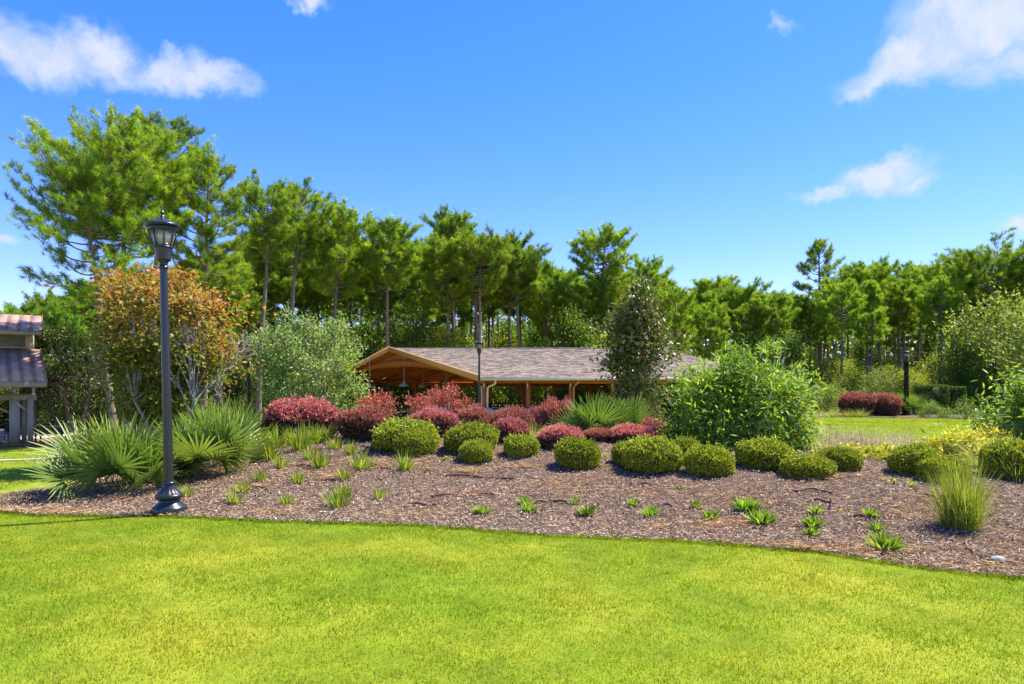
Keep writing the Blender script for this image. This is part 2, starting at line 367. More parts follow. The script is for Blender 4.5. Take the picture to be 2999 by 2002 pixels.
# mulch chips: countless
def chips(n, seed):
    r = np.random.default_rng(seed); x = np.where(r.random(n) < .86, r.uniform(-8.1, 6.5, n), r.uniform(6.5, 13.5, n)); u = r.beta(1.0, 1.9, n)
    y = yf(x)-.06+u*np.minimum(yb(x)-yf(x), 9)
    c = np.stack([x, y, T(x, y)+.03+r.uniform(0, .022, n)], -1)
    d = nrm(np.stack([r.normal(size=n), r.normal(size=n), r.normal(size=n)*.28], -1))
    up = nrm(np.stack([r.normal(size=n)*.45, r.normal(size=n)*.45, np.ones(n)], -1))
    L = r.uniform(.02, .075, n)*(1+.8*(r.random(n) < .06)); Wd = r.uniform(.005, .014, n)
    col = palette(n, [(.225, .155, .10), (.315, .225, .15), (.43, .325, .225), (.56, .45, .33), (.10, .068, .047), (.38, .23, .10)], [3, 3.4, 2.4, .7, 1.4, .6], .25, r)
    b = Buf(); leaves(b, c-d*L[:, None]/2, d, up, L, Wd, col, .2)
    return tag(b.build('mulch_chips', M['chip'], col=True), 'brown shredded bark mulch chips covering the planting bed', 'mulch', kind='stuff')
chips(172000, 8)
# fallen pine straw in loose drifts
r = np.random.default_rng(9); b = Buf(); n = 9000; nd = 46
cx_ = r.uniform(-6.5, 5.5, nd); cy_ = yf(cx_)+r.random(nd)**1.5*4.6; q = r.integers(nd, size=n); sg = r.uniform(.08, .38, nd)[q]
x = cx_[q]+r.normal(size=n)*sg*1.5; y = np.maximum(cy_[q]+r.normal(size=n)*sg*.6, yf(x)+.03)
needles(b, np.stack([x, y, T(x, y)+.05+r.random(n)*.015], -1), nrm(np.stack([r.normal(size=n), r.normal(size=n), r.normal(size=n)*.08], -1)), r.uniform(.10, .2, n), .005, palette(n, [(.52, .30, .12), (.60, .42, .22), (.40, .22, .09)], None, .2, r), r)
tag(b.build('pine_straw', M['chip'], col=True), 'thin drifts of tan fallen pine needles on the mulch', 'pine straw', kind='stuff')

# lawn blades
patch = lump(21, 14, 1.3); patch2 = lump(22, 14, 3.2); stripe = lump(23, 10, .9)
GREEN = np.array([(.135, .225, .012), (.19, .275, .016), (.10, .185, .012), (.30, .31, .05)])
def lawn(name, x, y, h, w, label, seed):
    r = np.random.default_rng(seed); n = len(x)
    p = np.stack([x, y, 0*x], -1)
    k = .28*patch(p)+.30*patch2(p*1.6)+.42*stripe(p*np.array([.5, 3.4, 0]))+.3*patch2(p*5)
    wgt = sst((k+1.2)/2.4)[:, None]
    lush = np.array([.165, .26, .009]); dry = np.array([.29, .315, .018])
    col = lush*(1-wgt)+dry*wgt
    brown = (r.random(n) < .06+.16*wgt[:, 0]**2)[:, None]
    col = np.where(brown, np.array([.40, .33, .10]), col)*np.exp(r.normal(size=(n, 1))*.2)
    d = nrm(np.stack([r.normal(size=n)*.55, r.normal(size=n)*.55, np.ones(n)], -1))
    b = Buf(); needles(b, np.stack([x, y, T(x, y)-.004], -1), d, h*r.uniform(.55, 1.25, n)*np.clip(1+.18*patch2(p*1.7)+.15*patch2(p*6), .6, 1.5), w*r.uniform(.7, 1.3, n), col, r)
    return tag(b.build(name, M['grass'], col=True), label, 'grass', kind='stuff')
r = np.random.default_rng(31)
def front_pts(n, y0, y1):
    y = y0+(y1-y0)*r.random(n*2)**.8; x = (r.random(n*2)*2-1)*(.78*y+2.6)
    e = yf(x)+.05*np.sin(x*9)+.03*np.sin(x*23+1)+r.normal(size=len(x))*.06
    k = (y < e) | (x < -8.2) & (y < 9.9)
    return x[k][:n], y[k][:n]
x1, y1 = front_pts(400000, 2.5, 9.6)
n = 26000; xe = r.uniform(-8.6, 7.2, n); ye = yf(xe)+.05*np.sin(xe*9)+.03*np.sin(xe*23+1)+.02*np.sin(xe*51)+r.normal(size=n)*.045
x1, y1 = np.r_[x1, xe], np.r_[y1, ye]
lawn('lawn_grass', x1, y1, np.r_[np.full(len(x1)-n, .030), np.full(n, .046)], .0055, 'bright green mown lawn in front of the mulch bed', 1)
n = 60000; y = 9.2+(34-9.2)*r.random(n)**1.6; x = -8.3-(r.random(n))*(.78*y)
k = (x > -.85*y-2) & ((y < 17.2) | (y > 18.9)) & ((y > 10.4) | (x < -8.3)) & (y < np.where(x < -18, 31.4, 34))
lawn('side_lawn_grass', x[k], y[k], .055, .014, 'green lawn sloping down beside the concrete path', 2)
n = 170000; y = 14+(40-14)*r.random(n); x = 3+r.random(n)*28
k = (y > yb(x)-.3) & (y < np.interp(x, [3, 11.5, 16, 22, 34], [36, 40, 39, 37.5, 36]))
lawn('back_lawn_grass', x[k], y[k], .05, .024, 'green lawn clearing behind the pale feathery grasses', 3)

# ------------------------------------------------------------------ buildings
def part(b, name, mat, parent, smooth=False, col=False, root=None, label=None):
    """link a world-space buffer as a part of parent (parents are unrotated)"""
    off = np.array(((root or parent).location)); b.v = [v-off for v in b.v]
    o = b.build(name, M[mat], parent, smooth, col)
    if label: o['label'] = label
    return o
def lerp(a, b, t): return np.asarray(a, float)*(1-t)+np.asarray(b, float)*t

# open timber pavilion
pv = thing('timber_pavilion', (1.0, 41.0, float(T(1., 41.))))
tag(pv, 'open timber pavilion with low brown shingled roof and arched wooden gable', 'pavilion')
Nn, Mm, Ff = np.array([-1.5, 33.3, 2.16]), np.array([-7.43, 41.3, 4.08]), np.array([-13.36, 49.3, 2.16])
Nr, Rr, Fr = np.array([12.2, 33.0, 2.20]), np.array([9.3, 41.4, 4.06]), np.array([17.5, 49.5, 2.16])
up = np.array([0, 0, 1.])
def slab(b, quad, th):
    q = np.array(quad, float); n_ = nrm(np.cross(q[1]-q[0], q[-1]-q[0])); n_ = n_*np.sign(n_[2])
    lo = q-n_*th
    if len(q) == 4: b.add(np.vstack([lo, q]), BOXF)
    else: b.add(np.vstack([lo, q]), np.array([[0, 2, 1], [3, 4, 5]])); b.add(np.vstack([lo, q]), np.array([[0, 1, 4, 3], [1, 2, 5, 4], [2, 0, 3, 5]]))
    return b
roof = part(slab(slab(slab(Buf(), [Nn, Nr, Rr, Mm], .14), [Mm, Rr, Fr, Ff], .14), [Nr, Fr, Rr], .14), 'roof', 'stain', pv)
# shingle tabs, laid in lapped courses
def shingles(A, B, Bt, At, rows, seed, tab=.31):
    r = np.random.default_rng(seed); b = Buf(); n_ = nrm(np.cross(B-A, At-A)); n_ = n_*np.sign(n_[2])
    for k in range(rows):
        t0, t1 = k/rows, (k+1.15)/rows
        a0, b0, a1, b1 = lerp(A, At, t0), lerp(B, Bt, t0), lerp(A, At, min(t1, 1)), lerp(B, Bt, min(t1, 1))
        m_ = max(int(np.linalg.norm(b0-a0)/tab), 1); e = (np.arange(m_+1)+(.5 if k % 2 else 0)*0+r.uniform(-.25, .25, m_+1))/m_; e[0] = 0; e[-1] = 1
        e = np.clip(e, 0, 1)[:, None]
        lo, hi = a0*(1-e)+b0*e, a1*(1-e)+b1*e
        th = (.012+r.uniform(0, .02, m_))[:, None]
        v = np.stack([lo[:-1]+n_*th, lo[1:]+n_*th, hi[1:]+n_*.006, hi[:-1]+n_*.006, lo[:-1]-n_*.01, lo[1:]-n_*.01], 1)
        c = palette(m_, [(.37, .285, .195), (.42, .325, .23), (.33, .25, .17), (.46, .365, .26)], [3, 3, 2, 1], .06, r)
        i = np.arange(m_)[:, None]*6
        b.add(v.reshape(-1, 3), np.concatenate([i+np.array([[0, 1, 2, 3]]), i+np.array([[4, 5, 1, 0]])]), np.repeat(c, 6, 0))
    return b
o = part(shingles(Nn+(-.0, -.03, .0), Nr+(.0, -.03, 0), Rr, Mm, 58, 3), 'shingles', 'shingle', roof, col=True, root=pv); o.location = (0, 0, 0); o['kind'] = 'stuff'
o = part(shingles(Nr, Fr, Rr+(.05, 0, 0), Rr+(-.05, 0, 0), 50, 4), 'shingles', 'shingle', roof, col=True, root=pv); o['kind'] = 'stuff'
o = part(shingles(Fr, Ff, Mm, Rr, 50, 5, .5), 'shingles', 'shingle', roof, col=True, root=pv); o['kind'] = 'stuff'
o = part(beam(Buf(), Mm+(0, 0, .03), Rr+(0, 0, .03), .28, .035), 'ridge_cap', 'shingle', roof, root=pv, col=True)
o.data.attributes['Col'].data.foreach_set('color', np.tile([.27, .22, .18, 1], len(o.data.vertices)).astype(np.float32))
# honey rake boards and the arched gable
g = nrm(np.array([Nn[0]-Mm[0], Nn[1]-Mm[1], 0])); gn = np.array([-g[1], g[0], 0]); gn = gn*(-1 if gn[0] > 0 else 1)     # outward
for a, b_ in ((Nn, Mm), (Mm, Ff)):
    part(beam(Buf(), a+gn*.03-up*.05, b_+gn*.03-up*.05, .07, .30), 'rake_board', 'trim', pv)
hw = np.linalg.norm((Nn-Mm)[:2])
def arch(base, inset, depth, th, apex, spring, tri=False):
    """arched glulam in a plane parallel to the gable; follows the roof above, arched below"""
    b = Buf(); k = 25; ss = np.linspace(-1, 1, k)
    top = lambda s: Mm[2]-.16+(Nn[2]-Mm[2])*abs(s)
    bot = lambda s: apex-(apex-spring)*abs(s)**2.1
    ring = []
    for s in ss:
        p = base-g*0+g*(-s)*hw*.93; zt = top(s*.93); zb = min(bot(s), zt-.22)
        if not tri: zt = min(zt, zb+depth)
        ring.append([p+gn*th/2+up*zb, p+gn*th/2+up*zt, p-gn*th/2+up*zt, p-gn*th/2+up*zb])
    v = np.array(ring).reshape(-1, 3); i = np.arange(k-1)[:, None]*4; j = np.arange(4)[None]
    f = np.stack([i+j, i+(j+1) % 4, i+4+(j+1) % 4, i+4+j], -1).reshape(-1, 4)
    b.add(v, f); b.add(v[[0, 1, 2, 3, -4, -3, -2, -1]], np.array([[3, 2, 1, 0], [4, 5, 6, 7]]))
    return b
Mb = np.array([Mm[0], Mm[1], 0]); rd = nrm(np.array([Rr[0]-Mm[0], Rr[1]-Mm[1], 0]))
part(arch(Mb+rd*.42, 0, .4, .14, 2.93, 1.98), 'arch_beam', 'stain', pv)
part(arch(Mb+rd*.56, 0, .4, .05, 3.25, 2.15, True), 'gable_panel', 'stain', pv)
for k in range(1, 7):
    part(arch(Mb+rd*(.56+2.42*k), 0, .42, .16, 2.98, 1.96), 'arch_beam', 'stain', pv)
# ceiling boards under the far slope, each a plank
for k in range(15):
    t0, t1 = k/15+.006, (k+1)/15-.006
    a0, a1 = lerp(Ff, Mm, t0), lerp(Ff, Mm, t1); c0, c1 = lerp(Fr, Rr, t0), lerp(Fr, Rr, t1)
    part(slab(Buf(), [a0-up*.145+rd*.2, c0-up*.145, c1-up*.145, a1-up*.145+rd*.2], .02), 'ceiling_board', 'stain', pv)
part(beam(Buf(), Ff+rd*.8+g*.5-up*.2, Fr-rd*1.2-up*.2+g*.5, .16, .30), 'eave_beam', 'stain', pv)
part(beam(Buf(), Nn+rd*.25-g*.75-up*.14, Nr-rd*.4+np.array([0, .7, 0])-up*.14, .16, .26), 'eave_beam', 'stain', pv)
def post(x, y, top, br=True):
    zb = float(T(x, y))-.05; o = part(box(Buf(), x-.105, x+.105, y-.105, y+.105, zb, top), 'post', 'stain', pv)
    if br:
        part(box(Buf(), x-.07, x+.0, y-.125, y-.107, top-.32, top+.14), 'bracket', 'steel', o, root=pv)
for x in (-1.35, .80, 2.92, 5.0, 7.1, 9.2, 11.2): post(x, 33.85, 1.92)
for x in (-9.6, -6.75, -4.0, -1.5, .77, 2.95, 5.5, 8.0, 10.5): post(x, 47.6, 1.98, False)
# gutter and downspout
gt = Buf(); 
beam(gt, Nn+np.array([-.02, -.10, -.07]), Nr+np.array([.3, -.10, -.07]), .13, .13)
part(gt, 'gutter', 'cream', pv)
part(tube(Buf(), [(-.80, 33.18, 2.05), (-.80, 33.2, 1.93), (-.86, 33.3, 1.84), (-1.12, 33.55, 1.74), (-1.2, 33.66, 1.64), (-1.21, 33.69, 1.4), (-1.21, 33.69, -.05)], .05, 10), 'downspout', 'cream', pv, True)
part(tube(Buf(), [(3.25, 33.18, 2.05), (3.25, 33.2, 1.95), (3.1, 33.5, 1.8), (3.05, 33.69, 1.66), (3.05, 33.69, -.05)], .045, 10), 'downspout', 'trim', pv, True)
def pendant(px, d, ybot):
    x, y, z = W(px, ybot, d)
    t = min(max((y-33.3)/8, 0), 1); zt = 2.16+1.9*(t if y < 41.3 else max(0, 1-(y-41.3)/8))-.1
    p = thing('pendant_lamp', (x, y, z)); tag(p, 'bronze bell pendant lamp hanging '+('inside the arched gable' if px < 1400 else 'behind the long gutter')+' of the pavilion', 'lamp', 'pendant lamps '+('inside the gable' if px < 1400 else 'behind the gutter'))
    b = Buf(); lathe(b, [(.0, .30), (.06, .29), (.07, .22), (.12, .16), (.24, .10), (.31, .04), (.32, 0), (.29, .02), (.2, .08), (.0, .16)], 20); b.build('shade', M['bronze'], p, True)
    tube(Buf(), [(0, 0, .25), (0, 0, zt-z)], .022, 8).build('rod', M['bronze'], p, True)
    lathe(Buf(), [(.0, .04), (.05, .03), (.07, .07), (.04, .12), (0, .14)], 12).build('bulb', M['bulb'], p, True)
for a in ((1184, 40.5, 1131), (1083, 43, 1136), (1239, 44.5, 1134), (1308, 41.2, 1124), (1512, 41, 1119), (1634, 41, 1119), (1740, 41, 1117)): pendant(*a)
tag(sheet('pavilion_floor', -9.5, 13, lambda x: 34.6+np.maximum(0, -1.5-x)*1.3, lambda x: 48.2+0*x, 30, 12, M['slab'], .03, 0, 8), kind='structure')
# low boulder wall at the pavilion edge
sw = thing('boulder_wall', (-1.5, 33.0, float(T(-1.5, 33.)))); tag(sw, 'low wall of grey boulders under the pavilion edge', 'wall')
r = np.random.default_rng(77)
def boulder(seed, rx, ry, rz):
    b = Buf(); f_ = lump(seed, 9, 1.8); k, q = 12, 7
    th = np.linspace(-math.pi/2, math.pi/2, q)[:, None]; a = (np.arange(k)*2*math.pi/k)[None]
    d = np.stack([np.cos(th)*np.cos(a), np.cos(th)*np.sin(a), np.sin(th)+0*a], -1)
    d = np.sign(d)*abs(d)**.75; v = d*(1+.1*f_(d))[..., None]*np.array([rx, ry, rz])
    i = np.arange(q-1)[:, None]*k; j = np.arange(k)[None]
    b.add(v.reshape(-1, 3), np.stack([i+j, i+(j+1) % k, i+k+(j+1) % k, i+k+j], -1).reshape(-1, 4)); return b
bm = [boulder(s, .36, .26, .24).mesh('stone', M['stone'], True, False) for s in range(5)]
x = -5.2
while x < 2.5:
    w_ = r.uniform(.75, 1.25); y = 33.25+max(0, -1.9-x)*1.2
    for lv in range(2):
        o = link('stone', bm[r.integers(5)], sw, (x+.25*lv+1.5, y-33.0+.1*lv, .14+.30*lv), (r.uniform(-.2, .2), r.uniform(-.2, .2), r.uniform(-.3, .3)), (w_, 1, r.uniform(.75, 1.0)))
    x += .62*w_
# picnic tables in the shade of the roof
def picnic(x, y, rz, lab):
    t = thing('picnic_table', (x, y, float(T(x, y))+.03), rz); tag(t, lab, 'table')
    for k in range(5): box(Buf(), -.95, .95, -.38+k*.155, -.38+k*.155+.14, .72, .76).build('plank', M['slat'], t)
    for sy in (-1, 1):
        for k in range(2): box(Buf(), -.95, .95, sy*.72-.14+k*.15, sy*.72-.14+k*.15+.135, .42, .46).build('seat_plank', M['slat'], t)
    for sx in (-.65, .65):
        for sy in (-1, 1): beam(Buf(), (sx, sy*.62, 0), (sx, sy*.18, .72), .07, .09, (1, 0, 0)).build('leg', M['slat'], t)
        beam(Buf(), (sx+.06, -.8, .39), (sx+.06, .8, .39), .05, .09).build('seat_support', M['slat'], t)
picnic(-4.6, 40.5, .1, 'dark picnic table under the arched gable of the pavilion')
picnic(-.6, 38.8, 0, 'dark picnic table behind the cream downspout of the pavilion')
picnic(1.9, 38.5, .05, 'dark picnic table between the two sunlit front posts of the pavilion')

# small metal-roofed shelter
sh = thing('park_shelter', (-22.75, 33.45, -1.05)); tag(sh, 'grey timber park shelter with pink standing seam metal roof and louvred lantern', 'shelter')
ZG = -1.2
def face_panels(A, B, Bt, At, n_, parent, mat='copper'):
    """standing seam panels over a trapezoid A-B (eave) to At-Bt (top)"""
    A, B, Bt, At = map(lambda p: np.array(p, float), (A, B, Bt, At)); nn = nrm(np.cross(B-A, At-A)); nn = nn*np.sign(nn[2])
    for k in range(n_):
        s0, s1 = k/n_+.0005, (k+1)/n_-.0005
        v = [lerp(A, B, s0), lerp(A, B, s1), lerp(At, Bt, s1), lerp(At, Bt, s0)]
        b = slab(Buf(), v, .03); beam(b, v[1]+nn*.02, v[2]+nn*.02, .022, .05, nn)
        part(b, 'roof_panel', mat, parent, root=sh)
lr = part(slab(Buf(), [(-34.5, 33.7, 1.93), (-22.9, 33.7, 1.93), (-23.2, 36, 3.6), (-34.2, 36, 3.6)], .04), 'roof', 'taupe', sh)
face_panels((-34.6, 33.45, 1.95), (-22.75, 33.45, 1.95), (-23.05, 36, 3.68), (-34.3, 36, 3.68), 24, lr)
face_panels((-22.75, 44.5, 1.95), (-34.6, 44.5, 1.95), (-34.3, 42, 3.68), (-23.05, 42, 3.68), 24, lr)
part(box(Buf(), -34.6, -22.77, 33.36, 33.44, 1.70, 1.93), 'fascia_board', 'taupe', sh)
part(box(Buf(), -23.45, -23.38, 36.1, 41.9, 1.5, 3.5), 'gable_wall', 'taupe', sh)
cl = part(box(Buf(), -34.0, -23.4, 36.05, 41.95, 3.55, 4.56), 'lantern_wall', 'taupe', sh)
for k in range(5):
    x0 = -25.15-k*1.9
    for q in range(9): part(beam(Buf(), (x0, 36.03, 3.80+q*.062), (x0+1.45, 36.03, 3.80+q*.062), .05, .045, (0, .6, 1)), 'louvre_slat', 'louvre', cl, root=sh)
    for z0, z1 in ((3.70, 3.76), (4.36, 4.42)): part(box(Buf(), x0-.06, x0+1.51, 35.98, 36.06, z0, z1), 'louvre_frame', 'taupe', cl, root=sh)
    for xx in (x0-.06, x0+1.45): part(box(Buf(), xx, xx+.06, 35.985, 36.055, 3.76, 4.36), 'louvre_frame', 'taupe', cl, root=sh)
ur = part(slab(Buf(), [(-34.3, 35.5, 4.50), (-23.1, 35.5, 4.50), (-23.1, 39, 5.6), (-34.3, 39, 5.6)], .05), 'lantern_roof', 'taupe', sh)
face_panels((-34.4, 35.42, 4.53), (-23.0, 35.42, 4.53), (-23.0, 39, 5.66), (-34.4, 39, 5.66), 23, ur)
face_panels((-23.0, 42.6, 4.53), (-34.4, 42.6, 4.53), (-34.4, 39.05, 5.66), (-23.0, 39.05, 5.66), 23, ur)
part(box(Buf(), -34.4, -23.02, 35.33, 35.41, 4.36, 4.51), 'fascia_board', 'taupe', sh)
part(box(Buf(), -34.0, -23.2, 34.35, 34.55, 1.06, 1.36), 'beam', 'taupe', sh)
part(box(Buf(), -23.55, -23.35, 34.56, 43.4, 1.08, 1.34), 'beam', 'taupe', sh)
for k in range(15): part(box(Buf(), -34+k*.76, -33.9+k*.76, 33.55, 34.9, 1.40, 1.66), 'rafter', 'taupe', sh)
def spost(x0, x1, y0, y1): return part(box(Buf(), x0, x1, y0, y1, ZG, 1.2), 'post', 'taupe', sh)
spost(-23.58, -23.33, 34.33, 34.57); spost(-23.82, -23.61, 34.62, 34.85); spost(-24.3, -23.88, 34.4, 34.8); spost(-33.8, -33.5, 34.35, 34.6); spost(-23.6, -23.35, 43.3, 43.6); spost(-33.8, -33.5, 43.3, 43.6)
part(beam(Buf(), (-24.13, 34.45, 1.04), (-23.58, 34.45, .50), .12, .16, (0, 1, 0)), 'brace', 'taupe', sh)
b = Buf(); aa = np.linspace(0, 1, 9)
for k in range(8):
    pa = (-24.3-1.8*aa[k], 34.6, .45+.6*math.sin(aa[k]*math.pi/2)); pb = (-24.3-1.8*aa[k+1], 34.6, .45+.6*math.sin(aa[k+1]*math.pi/2)); beam(b, pa, pb, .1, .14, (0, 1, 0))
part(b, 'curved_brace', 'taupe', sh)
sh.rotation_euler = (0, 0, R(34))
tag(sheet('shelter_floor', -34, -24.9, lambda x: 33.6+0*x, lambda x: 44.0+0*x, 10, 10, M['concrete'], .05, 0, 9), kind='structure')

# bench and litter bin by the shelter
def bench(x, y, rz, lab):
    z = float(T(x, y)); t = thing('park_bench', (x, y, z), rz); tag(t, lab, 'bench')
    for k in range(4): box(Buf(), -.62, .62, -.22+k*.125, -.22+k*.125+.1, .42, .455).build('seat_slat', M['slat'], t)
    for k in range(11): beam(Buf(), (-.56+k*.112, .28, .47), (-.56+k*.112, .36, .86), .06, .022, (0, -1, .2)).build('back_slat', M['slat'], t)
    for zz, yy in ((.46, .28), (.89, .37)): beam(Buf(), (-.64, yy, zz), (.64, yy, zz), .04, .07).build('back_rail', M['slat'], t)
    for sx in (-.6, .6):
        for yy, hh in ((-.22, .62), (.24, .42)): box(Buf(), sx-.035, sx+.035, yy-.035, yy+.035, -.03, hh).build('leg', M['slat'], t)
        box(Buf(), sx-.04, sx+.04, -.27, .30, .62, .66).build('armrest', M['slat'], t)
xb, yb_, zb = at(150, 34.2); bench(xb, yb_, R(8), 'dark slatted park bench beside the metal roofed shelter')
xb, yb_, zb = at(37, 34.6); zb += .03
t = thing('litter_bin', (xb, yb_, zb)); tag(t, 'dark navy square litter bin under the metal roofed shelter', 'bin')
box(Buf(), -.24, .24, -.24, .24, 0, .68).build('body', M['navy'], t)
for sx in (-.21, .21):
    for sy in (-.21, .21): box(Buf(), sx-.03, sx+.03, sy-.03, sy+.03, .68, .88).build('corner_post', M['navy'], t)
b = Buf(); v = [(-.27, -.27, .88), (.27, -.27, .88), (.27, .27, .88), (-.27, .27, .88), (-.2, -.2, .97), (.2, -.2, .97), (.2, .2, .97), (-.2, .2, .97)]
b.add(v, BOXF); b.build('lid', M['navy'], t)
xb, yb_, zb = at(8, 33.6)
t = thing('low_timber_bench', (xb, yb_, zb)); tag(t, 'low pale timber bench in front of the navy litter bin', 'bench')
for k in range(3): box(Buf(), -.7, .42, -.2+k*.14, -.2+k*.14+.12, .38, .43).build('seat_plank', M['taupe'], t)
for sx in (-.6, .3): box(Buf(), sx-.05, sx+.05, -.16, .16, -.03, .38).build('leg', M['taupe'], t)

# ------------------------------------------------------------------ lamp posts
def lamp_post(x, y, z, lab, lean=0.0, scale=1.0):
    t = thing('lamp_post', (x, y, z), R(9), scale); t.rotation_euler = (0, lean, R(9)); tag(t, lab, 'street lamp', 'black lantern lamp posts')
    b = Buf(); lathe(b, [(0, -.08), (.208, -.08), (.212, .07), (.205, .09), (.165, .115), (.14, .145), (.128, .17), (.128, .185), (.15, .195), (.172, .215), (.175, .235), (.168, .25), (.158, .256)], 40)
    lathe(b, [(.157, .256), (.125, .28), (.10, .315), (.083, .35), (.073, .39)], 48, flute=.07, fl_n=12); lathe(b, [(.074, .386), (.084, .392), (.084, .41), (.06, .418)], 32)
    b.build('base', M['black'], t, True)
    lathe(Buf(), [(.058, .41), (.055, 1.5), (.050, 2.6), (.045, 3.2)], 48, flute=.10, fl_n=12).build('pole', M['black'], t, True)
    b = Buf(); lathe(b, [(.045, 3.19), (.060, 3.195), (.060, 3.22), (.05, 3.226), (.052, 3.27), (.062, 3.285), (.085, 3.30), (.092, 3.315)], 32); lathe(b, [(.092, 3.315), (.098, 3.38), (.106, 3.43), (.108, 3.455)], 48, flute=.08, fl_n=16)
    lathe(b, [(.108, 3.455), (.122, 3.462), (.122, 3.478), (.108, 3.486), (0, 3.486)], 32); b.build('collar', M['black'], t, True)
    A8 = [R(22.5+45*k) for k in range(8)]
    fr = Buf()
    for a in A8: beam(fr, (.112*math.cos(a), .112*math.sin(a), 3.48), (.176*math.cos(a), .176*math.sin(a), 3.70), .014, .014, (math.cos(a), math.sin(a), .3))
    lathe(fr, [(.18, 3.685), (.19, 3.69), (.19, 3.735), (.17, 3.74), (.165, 3.69), (.18, 3.685)], 8, rot=R(22.5)); frame = fr.build('lantern_frame', M['black'], t)
    for k in range(8):
        a, c = A8[k], A8[(k+1) % 8]; q = [(.108*math.cos(a), .108*math.sin(a), 3.482), (.108*math.cos(c), .108*math.sin(c), 3.482), (.172*math.cos(c), .172*math.sin(c), 3.70), (.172*math.cos(a), .172*math.sin(a), 3.70)]
        q = np.array(q); mid = q.mean(0)*np.array([1, 1, 0]); q2 = q-nrm(mid)*.005
        Buf().add(np.vstack([q, q2]), BOXF).build('pane', M['glass'], frame)
    lathe(Buf(), [(0, 3.72), (.03, 3.70), (.075, 3.69), (.08, 3.64), (.05, 3.60), (.045, 3.55), (.035, 3.49)], 16).build('reflector', M['bulb'], t, True)
    lathe(Buf(), [(.17, 3.738), (.216, 3.742), (.218, 3.765), (.19, 3.778), (.13, 3.805), (.07, 3.84), (.034, 3.862), (0, 3.865)], 8, rot=R(22.5)).build('lantern_roof', M['black'], t)
    lathe(Buf(), [(.03, 3.86), (.026, 3.885), (.014, 3.895), (.012, 3.905), (.032, 3.915), (.034, 3.925), (.012, 3.945), (.006, 3.96), (.004, 4.02), (0, 4.03)], 16).build('finial', M['black'], t, True)
    return t
x, y, z = ground(497, 1504); lamp_post(x, y, z, 'tall black lamp post with fluted base at the edge of the mulch bed', R(-1.3))
x, y, z = at(1404, 31.5); lamp_post(x, y, EYE+(HOR-987)/FPX*31.5-4.02, 'black lamp post in front of the shingled pavilion roof')
x, y, z = at(2655, 41); lp3 = lamp_post(x, y, EYE+(HOR-1018)/FPX*41-4.02, 'dark lamp post rising behind the palmetto beside clipped hedges')
b = Buf(); zz = np.linspace(.0, 3.2, 26); rs = np.interp(zz, [0, 1.4, 3.2], [.13, .085, .065]); r = np.random.default_rng(3)
n = 2600; q = r.random(n); a = r.uniform(0, 6.28, n); hz = q*3.2; rad = np.interp(hz, [0, 1.4, 3.2], [.15, .095, .075]); pp = np.stack([np.cos(a)*rad, np.sin(a)*rad, hz], -1)
tube(b, np.stack([0*zz, 0*zz, zz], -1), rs*.85, 10, (.02, .018, .014)); leaves(b, pp, nrm(np.stack([np.cos(a), np.sin(a), r.normal(size=n)*.6], -1)), rand_unit(n, r), .06, .05, palette(n, [(.03, .028, .02), (.045, .04, .025), (.02, .02, .015)], None, .2, r))
b.build('vine_sleeve', M['gloss'], lp3, col=True)
x, y, z = at(2677, 66); lamp_post(x, y, z-.05, 'small far lamp post at the wood edge above the clipped hedges', 0, .72)

